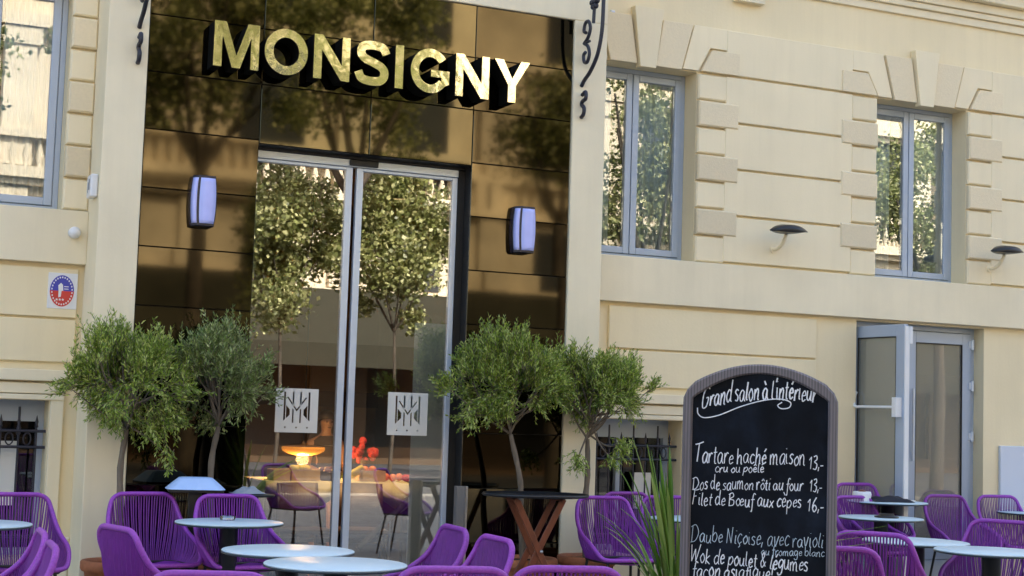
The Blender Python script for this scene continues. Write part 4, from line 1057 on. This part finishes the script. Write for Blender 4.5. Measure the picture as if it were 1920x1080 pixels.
ACC = {'à':('a',[(.3,1.65),(.55,1.3)]),'é':('e',[(.35,1.3),(.6,1.65)]),'è':('e',[(.25,1.65),(.5,1.3)]),'ê':('e',[(.2,1.3),(.42,1.6),(.62,1.3)]),'ô':('o',[(.2,1.3),(.42,1.6),(.64,1.3)]),'ç':('c',[(.4,0),(.5,-.25),(.3,-.4)])}
def glyph(ch):
    if ch == 'œ':
        return (1.45, GL['o'][1]+[[(x+.62, z) for x, z in s] for s in GL['e'][1]])
    if ch in ACC: b_, s = ACC[ch]; return (GL[b_][0], GL[b_][1]+[s])
    return GL[ch]
def write(text, x0, x1, zf, xh, name, mtl, rad, right=False):
    """text between x0 and x1 (board metres from its left edge and top), baseline zf(x)"""
    tot = sum(glyph(c)[0] for c in text); sx = (x1-x0)/tot; cx = x0; m = MB(); rr = random.Random(len(text))
    for c in text:
        adv, st = glyph(c); jz = rr.uniform(-.10,.10); sl = .12+rr.uniform(-.10,.12); xh_ = xh*rr.uniform(.88,1.14); rd_ = rad*rr.uniform(.75,1.2)
        for s in st:
            P = [(cx+(px+sl*pz*xh/sx*.6)*sx - h, -.0035, zf(cx+px*sx)+(pz+jz)*xh_) for px, pz in s]
            pts = spline(P, 5) if len(P) > 2 else [Vector(p) for p in P]
            m.tube(pts, [rd_*(.8+.35*abs(math.sin(1.7*q_+cx*60))) for q_ in range(len(pts))], 5)
        cx += adv*sx
    m.v = [(x, -.0025+(y+.0035)*.35, z) for x, y, z in m.v]
    return m.build(name, mtl, bd)
PXM = BW/290.0
def bx(px): return (px-1281)*PXM
def bz(py, px=1425): return BZ2-(py-682)*PXM/1.0 + 0.0*(px-1425)
k = 0.020
def line(text, xa, ya, xb, yb, xh, m=m_chalk, rad=.0022, bow=0.0):
    def zf(x):
        u = (x-bx(xa))/max(1e-6, bx(xb)-bx(xa)); px = xa+(xb-xa)*u
        return bz(ya+(yb-ya)*u - bow*4*u*(1-u) - .032*(px-1425))
    write(text, bx(xa), bx(xb), zf, xh*PXM, 'chalk_line', m, rad)
line("Grand salon à l'intérieur", 1314, 766, 1530, 754, 22, rad=.0035, bow=11)
line("Tartare haché maison", 1303, 868, 1512, 872, 19, rad=.0026)
line("13,-", 1518, 878, 1546, 880, 15, rad=.0024)
line("cru ou poêlé", 1343, 886, 1436, 886, 10, rad=.0021)
line("Dos de saumon rôti au four", 1301, 919, 1508, 919, 14, rad=.0022)
line("13,-", 1520, 920, 1544, 921, 14, rad=.0022)
line("Filet de Bœuf aux cèpes", 1301, 948, 1506, 952, 15, rad=.0025)
line("16,-", 1516, 957, 1548, 958, 15, rad=.0025)
line("Daube Niçoise, avec ravioli 1", 1300, 1017, 1560, 1026, 17, m_chalk_b, .0019)
line("ou fromage blanc", 1432, 1040, 1550, 1042, 9, m_chalk_b, .0016)
line("Wok de poulet & légumes", 1299, 1055, 1520, 1070, 17, rad=.0027)
line("façon asiatique!", 1304, 1083, 1456, 1086, 17, rad=.0026)
m = MB()
fl = spline([(bx(x)-h, -.0035, bz(y-.032*(x-1425))) for x, y in ((1308,764),(1310,776),(1322,783),(1350,778),(1390,762),(1430,751),(1462,748),(1482,754),(1480,764),(1466,766),(1459,760),(1467,754))], 8)
m.tube(fl, .0029, 5); m.v = [(x, -.0025+(y+.0035)*.35, z) for x, y, z in m.v]; m.build('chalk_flourish', m_chalk, bd)

# ------------------------------------------------------------------ things inside the hall
lp = empty('pendant_lamp', (0.33, 2.3, 1.12), 0, 'amber glowing bowl lamp low over the buffet inside the hall', 'lamp')
m = MB(); m.lathe([(.004,-.035),(.08,-.032),(.14,-.018),(.19,.005),(.20,.03),(.195,.045)], 40, caps=False); so = m.build('lamp_shade', m_shade, lp)
m = MB(); m.lathe([(.196,.046),(.10,.06),(.02,.066),(.004,.10)], 40, caps=False); m.build('lid', m_chairdk, lp)
m = MB(); m.tube([(0,0,.09),(0,0,2.45)], .006, 6); m.build('cord', m_black, lp)
ld = bpy.data.lights.new('lamp_light', 'POINT'); lo = bpy.data.objects.new('lamp_light', ld); COL.objects.link(lo); lo.parent = lp; lo.location = (0,0,-.07); ld.energy = 9; ld.color = (1.0, .56, .20); ld.shadow_soft_size = .06
dl = empty('added_spotlight', (.75, 1.15, 3.2), 0, 'added spotlight brightening the front of the buffet inside the hall', 'spotlight')  # added warm spot, brightens the cloth and crate fronts
m = MB(); m.lathe([(.03,.38),(.06,.36),(.06,.18),(.055,.17)], 16, caps=False); m.build('can', m_black, dl)
m = MB(); m.lathe([(.052,.185),(.001,.186)], 16, caps=False); m.build('lamp_face', m_spot_glow, dl)
sd = bpy.data.lights.new('spot_light', 'SPOT'); so_ = bpy.data.objects.new('spot_light', sd); COL.objects.link(so_); so_.parent = dl; so_.location = (0,0,.12); sd.energy = 130; sd.color = (1.0,.60,.26); sd.spot_size = R(50); sd.spot_blend = .8; sd.shadow_soft_size = .05
so_.rotation_euler = (Vector((.72, 2.1, .8))-Vector((.75,1.15,3.32))).to_track_quat('-Z','Y').to_euler()
b = empty('buffet_table', (0.68, 2.15, .03), 0, 'long buffet table inside the hall behind the glass door', 'table')
m = MB(); m.box(-.80,.80,-.35,.35,.80,.84); m.build('table_top', m_chairdk, b)
for sx in (-.72,.72):
    for sy in (-.28,.28): m = MB(); m.box(sx-.03,sx+.03,sy-.03,sy+.03,0,.80); m.build('leg', m_chairdk, b)
m = MB(); m.box(-.70,.70,-.25,.25,.30,.34); m.build('shelf', m_chairdk, b)
c = MB(); x0, x1, y0, y1, zt = -.84, .84, -.39, .39, .875; nd = 56
c.add([(x0,y0,zt),(x1,y0,zt),(x1,y1,zt),(x0,y1,zt)], [(0,1,2,3)])
vs = []
for i in range(nd+1):
    x = x0+(x1-x0)*i/nd; drop = .11+.16*max(0, 1-abs((i % 28)-14)/9.0); vs += [(x,y0,zt),(x,y0-.012+.014*math.sin(i*1.3),zt-drop)]
c.add(vs, [(2*i,2*i+1,2*i+3,2*i+2) for i in range(nd)], True)
c.add([(x0,y0,zt),(x0,y1,zt),(x0-.012,y1,zt-.2),(x0-.012,y0,zt-.25)], [(0,1,2,3)]); c.add([(x1,y0,zt),(x1,y1,zt),(x1+.01,y1,zt-.2),(x1+.01,y0,zt-.25)], [(3,2,1,0)])
o = c.build('tablecloth', m_tcloth); o.location = (.68, 2.15, .0); so = o.modifiers.new('thick','SOLIDIFY'); so.thickness = .003; tag(o, 'cream tablecloth hanging in points over the buffet table', 'tablecloth')
def crate(x, w, label, d=.22):
    r = empty('fruit_crate', (x, 1.93, .878), 0, label, 'crate', 'small crates on the buffet table')
    m = MB(); m.box(-w/2,w/2,-d/2,-d/2+.012,0,.095); m.box(-w/2,w/2,d/2-.012,d/2,0,.095); m.box(-w/2,-w/2+.012,-d/2+.013,d/2-.013,0,.095); m.box(w/2-.012,w/2,-d/2+.013,d/2-.013,0,.095); m.box(-w/2+.013,w/2-.013,-d/2+.013,d/2-.013,0,.01)
    m.build('body', m_crate, r)
crate(.00, .15, 'small pale crate at the left end of the buffet'); crate(.22, .26, 'pale wooden crate second from the left on the buffet')
crate(.86, .22, 'pale crate of oranges on the right half of the buffet')
b = empty('bread_basket', (.48, 1.95, .878), 0, 'dark basket with purple fruit on the buffet table', 'basket')
m = MB(); m.lathe([(.09,0),(.12,.07),(.125,.08),(.11,.08),(.09,.02),(.001,.015)], 20); m.build('bowl', m_chairdk, b)
m = MB()
for i in range(9): m.sphere((rnd.uniform(-.07,.07), rnd.uniform(-.07,.07), .075+rnd.uniform(0,.02)), .03, 8, 6)
m.build('filling', mat('plum', (.12,.03,.05), .4), b)
m = MB()
for i in range(6):
    a = -.7+i*.28; m.tube(spline([(.0+.02*i,-.02,.05),(.05+.02*i,-.06,.09+.012*i),(.12+.015*i,-.03,.07+.01*i)],5), [.012]+[.02]*9+[.01], 6)
o = m.build('banana_bunch', m_banana); o.location = (.60, 1.96, .85); tag(o, 'yellow banana bunch in the middle of the buffet', 'bananas')
proto = None
for i, (x, z) in enumerate([(.79,.93),(.85,.935),(.91,.93),(.82,.975),(.88,.98),(1.02,.915),(1.08,.91),(1.15,.915)]):
    if proto is None:
        m = MB(); m.sphere((0,0,0), .036, 12, 8); proto = m.build('orange', m_orange); o = proto
    else: o = proto.copy(); COL.objects.link(o)
    o.location = (x, 1.93+.03*(i % 2), z); tag(o, 'orange lying on the right half of the buffet table', 'orange', 'oranges on the buffet table')
def fruit(kind, m_, spots, label, grp, r_=.033, sc=(1,1,1)):
    p_ = None
    for x, y, z in spots:
        if p_ is None: q = MB(); q.sphere((0,0,0), r_, 10, 7, sc); p_ = q.build(kind, m_); o = p_
        else: o = p_.copy(); COL.objects.link(o)
        o.location = (x, y, z); tag(o, label, kind, grp)
fruit('apple', m_red, [(1.20+.065*(i % 4), 1.86+.07*(i//4), .911) for i in range(8)], 'red apple at the right end of the buffet table', 'apples on the buffet table')
fruit('lemon', m_banana, [(.14+.055*(i % 3), 1.90+.07*(i//3), .985+.0*i) for i in range(6)], 'yellow lemon in the second crate on the buffet', 'lemons on the buffet table', .027, (1.3,1,1))
fruit('lime', mat('lime_peel', (.16,.30,.03), .4), [(.36+.07*(i % 5), 2.16+.07*(i//5), .911) for i in range(10)], 'green lime in the row behind the crates', 'limes on the buffet table')
b = empty('flower_vase', (.93, 2.32, .88), 0, 'bunch of red flowers at the back of the buffet', 'flowers')
m = MB(); m.lathe([(.04,0),(.06,.06),(.035,.14),(.045,.17)], 16); m.build('vase', m_chairdk, b)
m = MB()
for i in range(22): d = rdir(rnd); m.sphere((d.x*.11, d.y*.11, .26+d.z*.10), .032, 7, 5)
m.build('blooms', m_red, b)
def dining_chair(x, y, rz, label):
    r = empty('dining_chair', (x, y, .03), rz, label, 'chair', 'dark dining chairs inside the hall')
    m = MB(); m.box(-.21,.21,-.21,.21,.42,.46); m.build('seat', m_chairdk, r, .012)
    m = MB(); n = 10; vs = []
    for i in range(n+1):
        u = -1+2*i/n; vs += [(u*.21,.20-.05*u*u,.46),(u*.19,.26-.06*u*u,.84)]
    m.add(vs, [(2*i,2*i+2,2*i+3,2*i+1) for i in range(n)], True); o = m.build('backrest', m_chairdk, r); so = o.modifiers.new('thick','SOLIDIFY'); so.thickness = .02
    for sx in (-1,1):
        for sy in (-1,1): m = MB(); m.tube([(sx*.17,sy*.17,.42),(sx*.22,sy*.22,0)], .014, 6); m.build('leg', m_chairdk, r)
dining_chair(.12, 1.40, R(10), 'dark dining chair behind the left door leaf'); dining_chair(.62, 1.42, R(-12), 'dark dining chair behind the middle of the glass door')
# handrail behind the right leaf
hr = empty('handrail', (.75, .75, .05), 0, 'sloping steel handrail on a thin post behind the right door leaf', 'handrail')
m = MB(); m.tube([(HR[0][0]-.75, 0, HR[0][1]-.05),(HR[1][0]-.75,.0,HR[1][1]-.05),(HR[1][0]-.75+.55,.0,HR[1][1]-.05+.42)], .026, 10); m.build('rail', mat('bronzed_rail', (.22,.18,.14), .4, metal=.4), hr)
for xx, zz in HP: m = MB(); m.tube([(xx-.75,0,0),(xx-.75,0,zz-.05)], .008, 8); m.build('post', m_steel, hr)
# person behind the buffet
pr = empty('person', (.86, 3.3, .03), R(0), 'person in a dark shirt standing behind the buffet in the hall', 'person'); pr.scale = (.9, .9, .9)
def skin(name, pts, edges, radii, m, root=0, parent=None):
    me = bpy.data.meshes.new(name); me.from_pydata(pts, edges, []); o = bpy.data.objects.new(name, me); COL.objects.link(o); o.parent = parent
    me.materials.append(m); md = o.modifiers.new('skin', 'SKIN'); md.use_smooth_shade = True
    me.skin_vertices.new() if not me.skin_vertices else None
    for i, r_ in enumerate(radii): me.skin_vertices[0].data[i].radius = (r_, r_) if not isinstance(r_, tuple) else r_
    me.skin_vertices[0].data[root].use_root = True
    sb = o.modifiers.new('sub', 'SUBSURF'); sb.levels = 2; sb.render_levels = 2
    return o
pts = [(0,0,.88),(0,.0,1.10),(0,0,1.28),(0,-.01,1.385),(0,-.015,1.42),(0,-.025,1.50),(0,-.02,1.56),
       (.17,0,1.27),(.22,-.04,1.02),(.16,-.26,.98),(.13,-.33,.98),(-.17,0,1.27),(-.22,-.04,1.02),(-.16,-.26,.98),(-.13,-.33,.98),
       (.09,0,.82),(.10,-.01,.46),(.10,.02,.06),(.10,-.12,.03),(-.09,0,.82),(-.10,-.01,.46),(-.10,.02,.06),(-.10,-.12,.03)]
ed = [(0,1),(1,2),(2,3),(3,4),(4,5),(5,6),(2,7),(7,8),(8,9),(9,10),(2,11),(11,12),(12,13),(13,14),(0,15),(15,16),(16,17),(17,18),(0,19),(19,20),(20,21),(21,22)]
rad = [(.15,.11),(.14,.10),(.16,.10),.055,.055,(.078,.095),(.072,.088),.06,.045,.035,.03,.06,.045,.035,.03,.085,.06,.04,.04,.085,.06,.04,.04]
skin('body', pts, ed, rad, m_skin, 0, pr)
m = MB(); m.lathe([(.155,.80),(.165,.95),(.155,1.10),(.185,1.25),(.165,1.31),(.07,1.375),(.06,1.38)], 20, caps=False); m.v = [(x, y*.72, z) for x, y, z in m.v]; m.build('shirt', m_shirt, pr)
m = MB(); m.sphere((0,.012,1.575), .098, 14, 10, (.92,1.05,.78)); m.build('hair', m_hair, pr)
m = MB()
for s in (-1,1): m.sphere((s*.03,-.118,1.515), .010, 8, 6)
m.sphere((0,-.122,1.452), .02, 8, 6, (1,.4,.3)); m.build('eyes_and_mouth', m_hair, pr)
m = MB(); m.sphere((0,-.125,1.485), .016, 8, 6, (.8,1,1.3)); m.build('nose', m_skin, pr)

# ------------------------------------------------------------------ across the street (seen in the glass and the bronze panels)
OB = -31.0
ob = empty('opposite_building', (0, OB, 0), 0, 'sunlit limestone building across the street with balustrades and arched windows', 'building')
m = MB(); X0, X1 = -22, 62
m.box(X0, X1, -10, 0, 0, 15.5); wl = m.build('wall', m_stone, ob)
m = MB()
for z, d, t in ((4.7,.35,.35),(7.6,.55,.30),(11.8,.5,.35),(15.2,.9,.5)): m.box(X0, X1, 0.001, d, z, z+t); m.box(X0, X1, 0.001, d*.6, z-.18, z-.002)
m.build('string_course', m_stone, ob)
bal = MB(); x = X0+.5
while x < X1:
    if (x-X0) % 6.0 < .5: bal.box(x-.25, x+.25, .10, .52, 7.902, 8.95)
    else: bal.lathe([(.09,0),(.06,.1),(.12,.35),(.05,.62),(.08,.78)], 8, (x, .32, 7.902))
    x += .36
bal.box(X0, X1, .12, .54, 8.70, 8.92); bal.build('balustrade', m_stone, ob)
m = MB(); 
for i in range(18):
    x = X0+2.2+i*4.6
    m.box(x-.95, x+.95, .002, .03, 8.2, 10.9); m.prism_xz([(x+.95*math.cos(R(a)), 10.905+.95*math.sin(R(a))) for a in range(0,181,15)], .002, .03); 
    m.box(x-.8, x+.8, .002, .03, 5.15, 7.1); m.box(x-.8, x+.8, .002, .03, 12.5, 14.6)
m.v = [(a, abs(b_), c_) for a, b_, c_ in m.v]
m.build('window', m_dark, ob)
m = MB()
for i in range(19):
    x = X0-.1+i*4.6
    m.box(x-.42, x+.42, .002, .34, 7.95, 11.75); m.box(x-.55, x+.55, .002, .42, 11.3, 11.78); m.box(x-.36, x+.36, .002, .26, 0, 4.65); m.box(x-.4, x+.4, .002, .2, 5.1, 7.35)
m.build('pilaster', m_stone, ob)
m = MB()
for i in range(18): x = X0+2.2+i*4.6; m.box(x-1.5, x+1.5, .002, .03, .2, 3.9)
m.build('shop_window', m_dark, ob)
m = MB(); m.box(X0, X1, .265, .30, 3.92, 4.55); m.box(X0, X1, .265, .30, .005, .5)
for i in range(19): x = X0-.1+i*4.6; m.box(x-.85, x+.85, .265, .30, .52, 3.9)
m.build('added_shop_front', m_chairdk, ob)  # added dark ground floor, dims the lower reflections in the door
aw = MB(); aw.add([(-4,.36,4.98),(44,.36,4.98),(44,3.2,3.3),(-4,3.2,3.3),(-4,3.2,2.7),(44,3.2,2.7)], [(0,3,2,1),(3,4,5,2)])
o = aw.build('awning', m_awn); o.location = (0, OB, 0); so = o.modifiers.new('thick','SOLIDIFY'); so.thickness = .04; tag(o, 'long taupe awning along the shops across the street', 'awning')
def plane_tree(x, y, th, ch, rad, nl, seed, label, lean=0.0):
    r = random.Random(seed); root = empty('plane_tree', (x, y, 0), 0, label, 'tree', 'plane trees across the street')
    T = MB(); tk = .045 if seed in (22, 23) else .18
    T.tube(spline([(0,0,0),(.05,.03,th*.5),(lean,0,th)], 6), [tk*(1-.03*i) for i in range(13)], 12)
    for i in range(7):
        a = i*.9+r.random(); e = Vector((lean+math.cos(a)*rad[0]*.7, math.sin(a)*rad[1]*.7, ch+r.uniform(-.4,.6)*rad[2]))
        p = spline([(lean,0,th-.05),(lean+math.cos(a)*.45,math.sin(a)*.45,th+.7), e], 5); T.tube(p, [(.10-.075*k/(len(p)-1))*tk/.2 for k in range(len(p))], 8)
    T.build('trunk', m_bark2, root)
    L = MB(); cl = []
    for i in range(46):
        d = rdir(r); q = r.uniform(.35,.98); cl.append((Vector((lean+d.x*rad[0]*q, d.y*rad[1]*q, ch+d.z*rad[2]*q)), r.uniform(.3,.75)))
    for i in range(nl):
        c_, cr = r.choice(cl); d = rdir(r); p = c_+d*cr*r.uniform(.3,1); s = r.uniform(.032,.07); a = rdir(r); b2 = a.cross(rdir(r)).normalized()
        L.add([p-a*s, p+b2*s*.8, p+a*s, p-b2*s*.8], [(0,1,2,3)])
    L.build('crown', m_plane, root)
for a in PLANES: plane_tree(*a)
